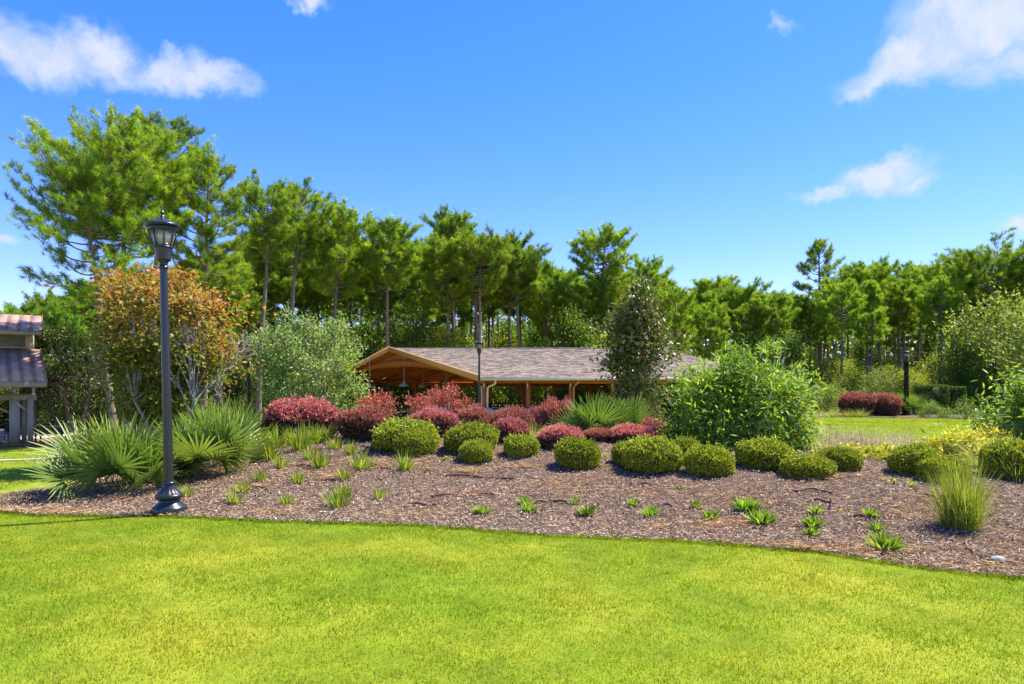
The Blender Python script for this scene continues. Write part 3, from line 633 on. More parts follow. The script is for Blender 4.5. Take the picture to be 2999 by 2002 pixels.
# ------------------------------------------------------------------ pines
NEEDLE = [(.165, .265, .022), (.225, .325, .025), (.11, .19, .02), (.29, .37, .03)]
def pine_mesh(seed, H, R0, crown0, style='round', dens=1.0, nl=.30, lean=(0, 0), girth=1.0, nw=.026, tint=(1, 1, 1)):
    """trunk+limbs mesh and needle crown mesh, base at origin"""
    r = np.random.default_rng(seed); tb, cb = Buf(), Buf()
    Htop, H = H, H-R0*(.12 if style == 'cone' else .42); k = 10; t = np.linspace(0, 1, k); wob = r.normal(size=(2, k))*.10*H/15; wob[:, 0] = 0
    tr = np.stack([lean[0]*t**1.3+np.convolve(wob[0], [.25, .5, .25], 'same'), lean[1]*t**1.3+np.convolve(wob[1], [.25, .5, .25], 'same'), t*H*.985-.25*(1-t)], -1)
    r0 = .0145*H*girth; tube(tb, tr, r0*(1-t)**.75*.95+.02, 9)
    P = lambda s: np.array([np.interp(s, t, tr[:, i]) for i in range(3)])
    # dead stubs below the crown
    for _ in range(r.integers(4, 9)):
        s = r.uniform(crown0*.45, crown0); a = r.uniform(0, 6.28); p = P(s); L_ = r.uniform(.4, 1.6)*H/15
        d = np.array([math.cos(a), math.sin(a), r.uniform(-.2, .35)]); q = np.linspace(0, 1, 4)[:, None]
        tube(tb, p+d*L_*q+np.array([0, 0, .25])*L_*q**2, np.linspace(.03, .008, 4)*H/15, 4, cap=False)
    n_l = int(34*dens+8); tc, td = [], []
    for i in range(n_l):
        f = (i+r.uniform(0, .8))/n_l; s = crown0+(1-crown0)*f**.78*.97
        if style == 'cone': prof = (1-f)**.75*.9+.08
        elif style == 'flat': prof = .55+.45*math.sin(min(f*1.25, 1)*math.pi*.62) if f < .85 else .55
        else: prof = (.60+.45*math.sin(f*math.pi*.85))*(1-max(0, f-.7)*1.0)
        L_ = R0*prof*r.uniform(.7, 1.12); a = i*2.39996+r.normal()*.35
        el = R(4+(60 if style == 'cone' else 36)*f**1.6)+r.normal()*.14
        d = np.array([math.cos(a)*math.cos(el), math.sin(a)*math.cos(el), math.sin(el)])
        q = np.linspace(0, 1, 7)[:, None]; side = np.array([-math.sin(a), math.cos(a), 0])*r.normal()*.15
        pts = P(s)+d*L_*q+np.array([0, 0, 1.])*L_*((.26-.14*f)*q**2.2-.10*np.sin(q*math.pi))+side*L_*q**2
        tube(tb, pts, np.linspace(1, .15, 7)*(.045+.02*L_/R0)*H/15*(1.15-.6*f), 5, cap=False)
        ns = max(5, int(round((6+7.5*L_/R0)*dens**.5)))
        for j in range(ns):
            g_ = .34+.66*(j+r.random()*.6)/ns; p = np.array([np.interp(g_, q[:, 0], pts[:, c]) for c in range(3)])
            sa = r.choice([-1, 1])*r.uniform(.4, 1.1); bd = nrm(d*math.cos(sa)+np.array([-math.sin(a), math.cos(a), 0])*math.sin(sa)+np.array([0, 0, r.uniform(.1, .75)]))
            bl = L_*r.uniform(.18, .38)*(1.3-.5*g_)+.14
            e = p+bd*bl; tube(tb, [p, p+bd*bl*.5+np.array([0, 0, -.03]), e], [.018*H/15, .013*H/15, .008*H/15], 3, cap=False)
            m_ = max(2, int(bl/.26)+1)
            for w_ in range(m_):
                h = .35+.65*(w_+1)/m_
                pp = p+bd*bl*h+r.normal(size=3)*.07; tc.append(pp); td.append(nrm(bd*.8+np.array([0, 0, .55])+r.normal(size=3)*.35))
        for w_ in range(3): tc.append(pts[-1]+r.normal(size=3)*.10); td.append(nrm(d+np.array([0, 0, .7])+r.normal(size=3)*.3))
    for w_ in range(7): tc.append(P(1)+r.normal(size=3)*np.array([.16, .16, .2])-np.array([0, 0, .1])); td.append(nrm(np.array([0, 0, 1.])+r.normal(size=3)*.4))
    tc, td = np.array(tc), np.array(td); nn = 36
    c = np.repeat(tc, nn, 0); ax = np.repeat(td, nn, 0); m_ = len(c)
    off = r.random(m_)[:, None]
    d = nrm(ax*.75+rand_unit(m_, r)*.95); c = c+ax*(off-.5)*nl*.7
    col = palette(len(tc), NEEDLE, [3, 3, 2, 1.3], .14, r)*np.array(tint); col = np.repeat(col, nn, 0)*np.exp(r.normal(size=(m_, 1))*.15)
    needles(cb, c, d, nl*r.uniform(.65, 1.1, m_), nw*r.uniform(.7, 1.2, m_), col, r)
    fz = Htop/max(v[:, 2].max() for v in cb.v)
    for bb in (tb, cb):
        for v in bb.v: v[:, 2] *= fz
    return tb.mesh('trunk', M['bark'], True, False), cb.mesh('crown', M['needle'])
def pine_from(meshes, x, y, z, rz, sc, lab, group=None):
    t = thing('pine_tree', (x, y, z-.05), rz, sc); tag(t, lab, 'pine tree', group)
    link('trunk', meshes[0], t); link('crown', meshes[1], t); return t
V = 1.2767                                                # photograph px per measured px
heroes = [ # top x, top y, foot x, crown half width, crown bottom y, distance, style, density, label
 (275, 244, 292, 165, 470, 33, 'round', 1.85, 'tallest pine with dense dark green crown behind the black lamp lantern'),
 (372, 238, 345, 85, 430, 37, 'round', 1.1, 'tall straight pine rising just right of the densest dark green pine'),
 (190, 335, 262, 150, 660, 30.5, 'flat', .8, 'leaning pine with long sparse limbs reaching out over the metal roofed shelter'),
 (482, 328, 470, 85, 640, 35.5, 'round', 1.15, 'pine with many bare lower branches behind the orange leaved tree'),
 (617, 396, 592, 78, 560, 41, 'round', 1.0, 'slim leaning pine with long pale bare trunk beside the silvery shrub tree'),
 (692, 405, 651, 68, 590, 44, 'round', 1.0, 'dark trunked pine leaning over behind the silvery shrub tree'),
 (776, 456, 764, 66, 650, 47, 'round', 1.05, 'round crowned pine left of the pavilion gable in the wood edge'),
 (885, 481, 893, 66, 625, 49, 'flat', 1.0, 'pale trunked pine rising directly behind the pavilion gable peak'),
 (1035, 470, 1040, 52, 590, 60, 'round', .9, 'tall pine with rounded top standing above its neighbours behind the gable'),
 (1102, 510, 1100, 66, 640, 51, 'flat', .95, 'pale trunked pine directly behind the lamp post of the pavilion'),
 (1172, 520, 1204, 60, 650, 55, 'round', .95, 'dark trunked pine behind the pavilion roof beside the yellow green tree'),
 (1290, 588, 1290, 50, 680, 64, 'flat', .9, 'low flat topped pine behind the middle of the pavilion roof'),
 (1384, 506, 1382, 62, 600, 57, 'round', .75, 'tall open crowned pine standing out above the brown magnolia'),
 (1482, 578, 1490, 50, 690, 67, 'round', .85, 'wide pine with thin yellowish top behind the magnolia'),
 (1545, 640, 1548, 44, 720, 71, 'flat', .9, 'short pine in the dip of the tree line behind the magnolia'),
 (1637, 618, 1626, 48, 690, 62, 'flat', .8, 'thin flat topped pine of a leaning pair beyond the hipped roof end'),
 (1690, 637, 1676, 58, 700, 59, 'flat', .85, 'broad flat topped pine of a leaning pair beyond the hipped roof end'),
 (1785, 660, 1790, 44, 740, 74, 'round', .9, 'low rounded pine in the wood behind the feathery green bush'),
 (1878, 538, 1887, 58, 690, 59, 'cone', .62, 'slender cone shaped pine with open branches rising above the clearing'),
 (1986, 586, 1990, 54, 665, 57, 'flat', .85, 'flat topped pine with long bare straight pale trunk above the clearing'),
 (2060, 582, 2062, 50, 690, 69, 'flat', .7, 'thin airy pine behind the dark lamp post beyond the clearing'),
 (2150, 585, 2156, 56, 700, 63, 'round', .95, 'dense pine beside the broad umbrella crowned pine beyond the clearing'),
 (2275, 536, 2240, 84, 660, 54, 'flat', 1.1, 'broad umbrella crowned pine with spreading limbs above the olive bushes'),
 (2112, 604, 2105, 44, 690, 73, 'flat', .8, 'small distant pine squeezed between the airy pine and the dense pine'),
]
protos = []
for k, (tx, ty, fx, cw, cby, d, st, dn, lab) in enumerate(heroes):
    x, y, z = at(fx*V, d); H = EYE+(HOR-ty*V)/FPX*d-z; xt = (tx*V-1500)/FPX*d; cb_ = EYE+(HOR-cby*V)/FPX*d-z
    ms = pine_mesh(100+k, H, cw*V/FPX*d*(1.0 if d < 46 else 1.12), max(.25, cb_/H-(.04 if d < 40 else 0)), st, dn*(1.0 if d < 46 or st == 'cone' else 1.2), .31 if d < 46 else .35, (xt-x, 0), .92, .017 if d < 46 else .022, (1.0, 1.0, 1.0) if k % 3 else (1.12, 1.05, .9))
    pine_from(ms, x, y, z, 0, 1.0, lab); protos.append((ms, H))
# young soft pine in front of the shelter roof
x, y, z = at(200, 42); ms = pine_mesh(171, 8.2, 3.0, .34, 'round', .9, .34, (.3, 0), .8, .026, (.9, 1.05, 1.1)); pine_from(ms, x, y, z, 0, 1, 'young soft green pine with low hanging boughs in front of the shelter roof')
x, y, z = at(835, 37); ms = pine_mesh(172, 6.0, 1.5, .45, 'cone', .5, .3, (0, 0), .8, .024); pine_from(ms, x-5.4, y+1, z, 0, 1, 'thin young pine between the orange leaved tree and the leaning pale trunk')
# the wood behind
ENV = np.array([(-100, 690), (0, 690), (150, 650), (300, 610), (450, 575), (560, 560), (640, 500), (740, 490), (830, 520), (960, 520), (1130, 545), (1250, 605), (1330, 620), (1450, 610), (1560, 660), (1600, 650), (1760, 672), (1830, 670), (1930, 630), (2100, 625), (2349, 590), (2480, 580)])
back_src = [protos[k] for k in (5, 6, 8, 10, 11, 14, 17, 21)]
for k, (c0, R0_, st) in enumerate(((.52, 2.1, 'round'), (.45, 2.3, 'round'), (.50, 1.9, 'cone'), (.56, 2.0, 'round'), (.60, 2.4, 'flat'))):
    back_src.append((pine_mesh(180+k, 14.5, R0_, c0, st, 1.0, .36, ([.4, -.5, .2, -.3, .1][k], 0), .85, .026, (1.1, 1.08, .9)), 14.5)); back_src.append(back_src[-1])
Z_ = lambda q: 'metal roofed shelter and orange tree' if q < 560 else 'timber pavilion' if q < 1500 else 'clearing'
r = np.random.default_rng(91); nb = 140
for k in range(nb):
    px = -120+2650*((k+r.uniform(0, .9))/nb); d = [54, 66, 80, 98][k % 4]*r.uniform(.94, 1.08)
    if px < 520: d = max(44, d*.78)
    top = np.interp(px, ENV[:, 0], ENV[:, 1])+(r.uniform(-4, 42) if px < 1000 else r.uniform(-14, 30))
    x, y, z = at(px*V, d); H = EYE+(HOR-top*V)/FPX*d-z
    ms, Hp = back_src[r.integers(len(back_src))]
    pine_from(ms, x, y, z, r.uniform(0, 6.28), min(max(H/Hp, .45), 1.9), 'slim pine among many in the wood behind the '+Z_(px), 'wood pines behind the '+Z_(px))

# ------------------------------------------------------------------ broadleaf trees and bushes
def broad(seed, rx, ry, z0, z1, nclump, per, cr, L, Wd, cols, w=None, shape='round', stems=1, bark='grey_bark', mat='leaf', trunk_r=.06, fork=.35, droop=0.0, jit=.18, shoot=0, bare=False, topcols=None, topw=None, lumpy=.16):
    """limbs reaching into leaf clumps spread through an uneven crown"""
    r = np.random.default_rng(seed); tb, lb = Buf(), Buf(); lm = lump(seed, 8, 2.6)
    d = rand_unit(nclump, r); rad = (.35+.65*r.random(nclump)**.45)*(1+lumpy*lm(d))
    zz = d[:, 2]*rad; h = .5+.5*np.clip(zz, -1, 1)
    if shape == 'cone': wx = (1.12-h**1.1)
    elif shape == 'column': wx = 1.12-.55*h**1.6
    elif shape == 'vase': wx = .62+.5*h
    elif shape == 'dome': wx = 1.0+0*h
    else: wx = 1+0*h
    ctr = np.stack([d[:, 0]*rad*rx*wx, d[:, 1]*rad*ry*wx, z0+(z1-z0)*h], -1)
    if shape == 'dome': ctr[:, 2] = z0+(z1-z0)*np.clip(np.abs(d[:, 2])*rad, 0, 1.1)
    base = np.stack([np.cos(np.arange(stems)*2.4+seed), np.sin(np.arange(stems)*2.4+seed), 0*np.arange(stems)], -1)*(.08+.05*stems**.5 if stems > 1 else 0)
    tops = []
    for s in range(stems):
        b0 = base[s]; tp = np.array([b0[0]*5+r.normal()*.06*rx, b0[1]*5+r.normal()*.06*ry, z0+(z1-z0)*fork]); tops.append(tp)
        q = np.linspace(0, 1, 7)[:, None]; pts = b0*(1-q)+tp*q+np.array([0, 0, -.12])*(1-q)+np.sin(q*math.pi)*r.normal(size=3)*np.array([.06, .06, 0])*(z1*.3)
        tube(tb, pts, np.linspace(1.15, .6, 7)*trunk_r, 8, cap=False)
    tops = np.array(tops); pick = np.argmin(((ctr[:, None, :2]-tops[None, :, :2])**2).sum(-1), 1) if stems > 1 else np.zeros(nclump, int)
    for i in range(nclump):
        a, e = tops[pick[i]], ctr[i]
        if i % 3 and not bare: 
            j = r.integers(max(i, 1)); a = lerp(tops[pick[j]], ctr[j], .55)
        q = np.linspace(0, 1, 5)[:, None]; mid = (a+e)/2+np.array([0, 0, np.linalg.norm(e-a)*.12])+r.normal(size=3)*.05*np.linalg.norm(e-a)
        pts = a*(1-q)**2+2*mid*q*(1-q)+e*q**2
        tube(tb, pts, np.linspace(.42 if i % 3 == 0 else .22, .06, 5)*trunk_r, 4, cap=False)
    n = nclump*per; ci = np.repeat(np.arange(nclump), per)
    off = r.normal(size=(n, 3))*cr*np.array([1, 1, .62]); sz = np.exp(r.normal(size=nclump)*.25)[ci][:, None]
    p = ctr[ci]+off*sz
    out = nrm(p-np.array([0, 0, z0+(z1-z0)*.35]))
    dd = nrm(out*.6+rand_unit(n, r)*.85+np.array([0, 0, -droop])); u = nrm(np.array([0, 0, 1.])+rand_unit(n, r)*.75+out*.3)
    col = palette(n, cols, w, jit, r)
    if topcols is not None:
        k = sst((p[:, 2]-z0)/(z1-z0)*1.3-.35+.25*np.clip(out[:, 0], -1, 1)+.22*lm(out*2)); k = r.random(n) < k
        tcv = palette(n, topcols, topw, jit, r); col = np.where(k[:, None], tcv, col)
    p[:, 2] = np.maximum(p[:, 2], .04)
    leaves(lb, p, dd, u, L*r.uniform(.65, 1.2, n), Wd*r.uniform(.7, 1.2, n), col, .18)
    if shoot:
        si = r.integers(nclump, size=shoot); p0 = ctr[si]; o_ = nrm(nrm(p0-np.array([0, 0, z0]))+np.array([0, 0, .55])+rand_unit(shoot, r)*.25)
        for q in range(9):
            pp = p0+o_*(cr*.4+q*cr*.24); sd = rand_unit(shoot, r)
            leaves(lb, pp, nrm(o_*.6+sd), nrm(sd+np.array([0, 0, 1.])), L*.9, Wd*.9, palette(shoot, topcols or cols, topw if topcols else w, jit, r), .18)
    return (tb.mesh('trunk', M[bark], True, False), lb.mesh('crown', M[mat]))
def plant(ms, name, x, y, z, lab, cat, rz=0, sc=1, group=None):
    t = thing(name, (x, y, z-.03), rz, sc); tag(t, lab, cat, group); link('trunk', ms[0], t); link('crown', ms[1], t); return t

OLIVE = [(.14, .18, .025), (.19, .23, .035), (.26, .28, .05), (.10, .14, .02)]
YELLOWG = [(.28, .34, .02), (.34, .37, .025), (.18, .25, .02), (.40, .38, .03)]
MIDG = [(.10, .18, .022), (.15, .24, .028), (.075, .13, .02), (.21, .28, .04)]
DARKG = [(.03, .055, .015), (.05, .08, .02), (.07, .10, .025), (.10, .12, .03)]
# orange turning tree
ms = broad(301, 1.34, 1.25, 1.0, 3.95, 105, 160, .22, .10, .07, [(.15, .19, .022), (.21, .22, .028), (.11, .15, .02), (.28, .22, .035)], None, 'vase', 4, 'pale_bark', 'leaf', .042, .12, .25, .2, 0, True,
           [(.46, .19, .04), (.38, .11, .045), (.46, .28, .06), (.38, .19, .11), (.26, .22, .04)], [2.2, 1.2, 1.8, 1.6, 3.2], .28)
x, y, z = at(548, 14.2); plant(ms, 'turning_tree', x-.35, y, z, 'small tree with orange and green autumn leaves and pale stems behind the lamp post', 'tree')
# bare pale branching stems in front of it
b = Buf(); r = np.random.default_rng(12)
def fork(p, d, L_, rad, dep):
    q = np.linspace(0, 1, 5)[:, None]; e = p+d*L_; bend = r.normal(size=3)*.08*L_
    pts = p*(1-q)+e*q+np.sin(q*math.pi)*bend; tube(b, pts, np.linspace(rad, rad*.68, 5), 7, cap=False)
    if dep:
        for s in range(3 if dep > 2 else 2):
            fork(pts[-1], nrm(d+r.normal(size=3)*np.array([.42, .3, .22])+np.array([0, 0, .18])), L_*r.uniform(.62, .85), rad*.66, dep-1)
fork(np.array([0, 0, -.1]), np.array([.02, 0, 1.]), 1.0, .044, 5)
x, y, z = at(558, 13.6); t = thing('bare_tree', (x, y, z)); tag(t, 'bare pale grey branching young tree growing behind the fan palmetto', 'tree'); b.build('trunk', M['pale_bark'], t, True)
# silvery shrub tree left of the gable
ms = broad(302, 1.65, 1.5, .2, 3.9, 110, 140, .21, .12, .06, [(.15, .21, .06), (.21, .27, .09), (.11, .16, .05), (.28, .33, .14)], None, 'round', 4, 'grey_bark', 'leaf', .05, .25, 0, .2, 140)
x, y, z = at(905, 21.5); plant(ms, 'wax_myrtle', x, y, z, 'silvery green bushy tree left of the timber gable', 'tree')
# magnolia
ms = broad(303, 1.12, 1.1, .4, 5.35, 110, 55, .25, .21, .095, [(.10, .13, .03), (.13, .16, .035), (.07, .095, .025), (.26, .15, .065)], [3, 3, 2, 1.5], 'column', 1, 'grey_bark', 'gloss', .09, .5, .1, .22, 40)
x, y, z = at(1868, 24); plant(ms, 'magnolia_tree', x, y, z, 'dark glossy magnolia with brown backed leaves in front of the pavilion roof', 'tree')
# feathery chaste bushes with pale flower spikes
VIT = [(.19, .30, .03), (.26, .38, .04), (.12, .22, .03), (.36, .44, .07)]
def chaste(seed, rx, ry, h, lab, px, d):
    r = np.random.default_rng(seed); ms = broad(seed, rx, ry, .12, h, 120, 130, .20, .17, .042, VIT, None, 'dome', 6, 'grey_bark', 'leaf', .035, .2, .2, .2, 220, lumpy=.24)
    x, y, z = at(px, d); t = plant(ms, 'chaste_bush', x, y, z, lab, 'bush')
    for k in range(14):
        dd = nrm(np.array([r.normal(), -abs(r.normal())*.6, abs(r.normal())*.8+.25])); p = dd*np.array([rx, ry, h-.12])*1.0+np.array([0, 0, .12])
        b = Buf(); ax = nrm(dd+np.array([0, 0, .8])); n_ = 60; tt = r.random(n_)
        leaves(b, p+ax*tt[:, None]*.26, rand_unit(n_, r), rand_unit(n_, r), .028*(1.2-tt), .02*(1.2-tt), palette(n_, [(.36, .38, .46), (.46, .48, .52), (.26, .30, .30)], None, .15, r)); b.build('flower_spike', M['leaf'], t, col=True)
    return t
chaste(304, 1.36, 1.2, 2.12, 'large bright green feathery bush with pale flower spikes behind the clipped balls', 2185, 13.8)
chaste(305, 1.1, 1.1, 2.1, 'bright feathery green bush with pale spikes right of the golden shrubs', 3100, 12.6)
# red leaved small trees by the gable
RED = [(.42, .10, .08), (.48, .14, .11), (.32, .08, .055), (.34, .15, .07)]
for k, (px, d, rx, h, lab) in enumerate(((1105, 24, .75, 1.45, 'red leaved upright shrub beside the silvery bushy tree'), (1235, 26, .55, 1.35, 'low red leaved shrub below the pendant lamps of the gable'), (1300, 25, .6, 1.8, 'tall airy red leaved shrub in front of the open gable'), (1350, 25.5, .45, 1.25, 'short red leaved shrub beside the tall airy red shrub'))):
    ms = broad(310+k, rx, rx, .3, h, 34, 55, .12, .09, .045, RED+[(.12, .10, .03)], [3, 3, 2, 2, 1], 'vase', 4, 'grey_bark', 'pink', .025, .2, 0, .2, 50)
    x, y, z = at(px, d); plant(ms, 'red_shrub', x, y, z, lab, 'shrub')
# understory trees and bushes of the wood edge
US = [broad(320, 2.3, 2.1, .5, 5.2, 90, 95, .42, .17, .10, YELLOWG, None, 'round', 3, trunk_r=.07, shoot=70),
      broad(321, 2.0, 2.0, .4, 4.4, 80, 95, .40, .17, .09, OLIVE, None, 'round', 3, trunk_r=.07, shoot=70),
      broad(322, 2.2, 2.1, .2, 6.2, 95, 95, .46, .18, .10, MIDG, None, 'cone', 2, trunk_r=.08, shoot=60),
      broad(323, 2.6, 2.4, .1, 3.4, 90, 95, .44, .17, .09, MIDG+YELLOWG[:2], None, 'dome', 4, trunk_r=.06, shoot=80),
      broad(324, 3.2, 2.8, 1.0, 6.8, 130, 95, .5, .15, .08, DARKG, None, 'round', 2, trunk_r=.17, fork=.25, mat='gloss')]
def us(k, px, d, sc, lab, cat='tree', grp=None, rz=None):
    x, y, z = at(px, d); return plant(US[k], 'wood_edge_tree', x, y, z, lab, cat, px*.7 if rz is None else rz, sc, grp)
us(0, 1545, 56, .95, 'bright yellow green leafy tree standing up behind the pavilion ridge')
us(4, 225, 41, 1.0, 'dark glossy live oak with twisting trunk behind the park bench')
us(4, 60, 50, 1.15, 'dark evergreen oak behind the metal roofed shelter')
us(1, 2950, 47, 1.75, 'tall olive green bush on the clearing edge beside the feathery bush')
us(1, 2810, 48, 1.1, 'grey green bush between the clipped hedges and the tall olive bush')
us(1, 3110, 36, 1.35, 'large olive green bush filling the far corner of the clearing')
us(3, 2560, 51, .8, 'low yellow green bush behind the wine red mounds by the clearing')
us(3, 2225, 30, .55, 'soft green shrub behind the large feathery bush by the clearing')
r = np.random.default_rng(55)
for k in range(115):
    px = -150+3300*((k+r.uniform(0, .9))/115); d = r.choice([46, 52, 60, 70, 84])*r.uniform(.96, 1.05)
    kind = int(r.choice([0, 1, 2, 3], p=[.36, .16, .28, .20])) if px > 700 else int(r.choice([1, 2, 3, 4], p=[.2, .4, .2, .2]))
    if 950 < px < 2000: d = max(d, 53)
    us(kind, px, d, r.uniform(.8, 1.3)*(d/52)**.7*(.72 if px > 1850 else 1.0 if px > 700 else .8), ('yellow green leafy sapling', 'olive leafy sapling', 'mid green pointed sapling', 'low mixed green thicket', 'dark evergreen sapling')[kind]+' in the undergrowth behind the '+Z_(px/V), 'tree', ('yellow', 'olive', 'pointed', 'low', 'dark')[kind]+' undergrowth behind the '+Z_(px/V), r.uniform(0, 6.28))
# far side of the wood: reads as one dark mass
r = np.random.default_rng(66); b = Buf(); n = 75000
x = r.uniform(-95, 95, n); y = 118+r.uniform(0, 14, n); z = T(x, y)+r.random(n)**1.15*14
leaves(b, np.stack([x, y, z], -1), rand_unit(n, r), rand_unit(n, r), r.uniform(.5, 1.1, n), r.uniform(.35, .7, n), palette(n, MIDG+YELLOWG, None, .2, r))
for k in range(170):
    xx, yy = r.uniform(-90, 90), r.uniform(100, 120); zz = float(T(xx, yy)); tube(b, [(xx, yy, zz), (xx+r.normal()*.3, yy, zz+13)], [.18, .07], 6, (.09, .07, .05))
tag(b.build('far_wood', M['leaf'], col=True), 'dim far side of the pine wood closing the view between trunks', 'wood', kind='stuff')

# ------------------------------------------------------------------ clipped balls and mounds
BOX = [(.21, .255, .018), (.285, .32, .022), (.135, .18, .016), (.41, .40, .03)]
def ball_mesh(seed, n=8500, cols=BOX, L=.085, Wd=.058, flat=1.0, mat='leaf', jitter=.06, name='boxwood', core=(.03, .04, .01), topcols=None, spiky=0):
    """unit clipped mound: radius 1 in plan, height 1, foot at z=0; leaf sizes in units"""
    r = np.random.default_rng(seed); b = Buf(); lm = lump(seed, 9, 3.2); lm2 = lump(seed+50, 12, 9)
    d = rand_unit(int(n*1.25), r); d = d[d[:, 2] > -.93][:n]; n = len(d)
    def shape(d, k=1.0):
        q = np.sign(d)*np.abs(d)**np.array([1, 1, .82]); rad = 1+jitter*lm(d)+.018*lm2(d)
        p = q*rad[:, None]*k
        return np.stack([p[:, 0], p[:, 1], .46+p[:, 2]*np.where(p[:, 2] > 0, .54, .43)], -1)
    dep = r.random(n)**2*.11; p = shape(d)*1.0; p = p-(p-np.array([0, 0, .4]))*dep[:, None]
    nrmv = nrm(d*np.array([1, 1, 1.3])); dd = nrm(nrmv*.75+rand_unit(n, r)*.75+np.array([0, 0, .15])); u = nrm(nrmv+rand_unit(n, r)*.7)
    col = palette(n, cols, None, .2, r)
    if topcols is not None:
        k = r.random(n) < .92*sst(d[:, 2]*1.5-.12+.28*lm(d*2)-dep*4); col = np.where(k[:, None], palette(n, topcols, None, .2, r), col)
    leaves(b, p, dd, u, L*r.uniform(.7, 1.3, n), Wd*r.uniform(.7, 1.3, n), col, .18)
    if spiky:
        s = rand_unit(spiky*3, r); s = s[s[:, 2] > .12][:spiky]; p0 = shape(s, .95); o_ = nrm(s+np.array([0, 0, .35])+rand_unit(len(s), r)*.35)
        ln = r.uniform(.08, .24, len(s))[:, None]
        for q in range(7):
            sd = rand_unit(len(s), r); pp = p0+o_*ln*(q+1)/7
            leaves(b, pp, nrm(o_*.5+sd), nrm(sd+np.array([0, 0, 1.])), L*.85, Wd*.85, palette(len(s), topcols or cols, None, .2, r), .18)
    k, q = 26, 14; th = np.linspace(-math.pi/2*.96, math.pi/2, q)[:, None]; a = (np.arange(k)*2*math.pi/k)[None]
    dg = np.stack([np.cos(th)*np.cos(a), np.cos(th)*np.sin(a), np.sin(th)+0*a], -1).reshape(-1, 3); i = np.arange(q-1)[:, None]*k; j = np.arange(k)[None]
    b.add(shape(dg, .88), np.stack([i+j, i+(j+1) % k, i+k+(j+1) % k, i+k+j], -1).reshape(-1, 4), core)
    return b.mesh(name, M[mat])
bx = [ball_mesh(400+k, jitter=.075, spiky=110, mat='box') for k in range(4)]
def mound(mesh, name, cx, wpx, top, base, lab, cat, grp, k, hs=1.0, extra=0):
    x, y, z = ground(cx, base-6); y = min(y, 39.5 if cx > 2450 and base < 1230 else 13.6 if base > 1290 else 14.8 if base > 1282 else 17.0 if base > 1262 else 18.5); rr_ = wpx/2/FPX*y; y2 = y+rr_*.6; x = (cx-1500)/FPX*y2; rr_ = wpx/2/FPX*y2*.95
    z = float(T(x, y2)); h = (EYE-(top-HOR)/FPX*y2-z)*hs
    o = link(name, mesh, None, (x, y2, z-.05), (0, 0, k*1.7), (rr_, rr_, (h+.05)*1.02)); tag(o, lab, cat, grp); return o
BW = [(1192, 196, 1234, 1332, 'largest clipped boxwood of a pair, behind a smaller ball, beside the wine red mounds'),
 (1212, 128, 1264, 1346, 'small clipped boxwood ball nestled in front of the largest boxwood of its pair'),
 (1381, 162, 1243, 1337, 'wide clipped boxwood mound behind a small ball in front of the crimson mounds'),
 (1395, 102, 1293, 1364, 'smallest clipped boxwood ball on the mulch in front of a wide boxwood mound'),
 (1528, 104, 1277, 1348, 'lone small dark green boxwood ball in front of the crimson mound'),
 (1694, 132, 1289, 1385, 'round clipped boxwood standing alone before the tuft of arching grass'),
 (1842, 100, 1297, 1372, 'boxwood half hidden behind the biggest round boxwood of the row'),
 (1907, 167, 1284, 1396, 'biggest round clipped boxwood with a boxwood behind it on either side'),
 (2011, 92, 1287, 1370, 'small boxwood tucked behind the gap of two big balls below the feathery bush'),
 (2081, 142, 1311, 1406, 'clipped boxwood ball on the mulch right before the feathery green bush'),
 (2238, 166, 1290, 1384, 'wide flattened boxwood mound under the feathery green bush'),
 (2364, 144, 1335, 1413, 'low flattened boxwood ball standing forward on the open mulch'),
 (2454, 122, 1313, 1390, 'boxwood behind the low flattened ball beside the yellow ground cover'),
 (2685, 150, 1308, 1402, 'dark boxwood mound left of the golden feathery shrubs'),
 (2762, 134, 1342, 1426, 'pale boxwood mound behind the tall bright grass clump'),
 (2975, 180, 1295, 1415, 'boxwood mound right of the golden shrubs behind dry grass wisps')]
for k, (cx, w_, tp, bs, lab) in enumerate(BW): mound(bx[k % 4], 'boxwood', cx, w_, tp, bs, lab, 'boxwood', 'clipped boxwoods on the berm', k)
LCOL = [(.13, .06, .05), (.17, .085, .06), (.085, .04, .034), (.20, .12, .07), (.12, .12, .035)]
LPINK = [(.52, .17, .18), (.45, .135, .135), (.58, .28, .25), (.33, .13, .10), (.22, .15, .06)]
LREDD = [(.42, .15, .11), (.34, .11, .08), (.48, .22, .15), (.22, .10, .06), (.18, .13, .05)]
lp = [ball_mesh(420+k, 7000, LCOL, .09, .045, 1, 'pink', .13, 'loropetalum', (.03, .012, .012), LPINK if k % 2 == 0 else LREDD, 750) for k in range(4)]
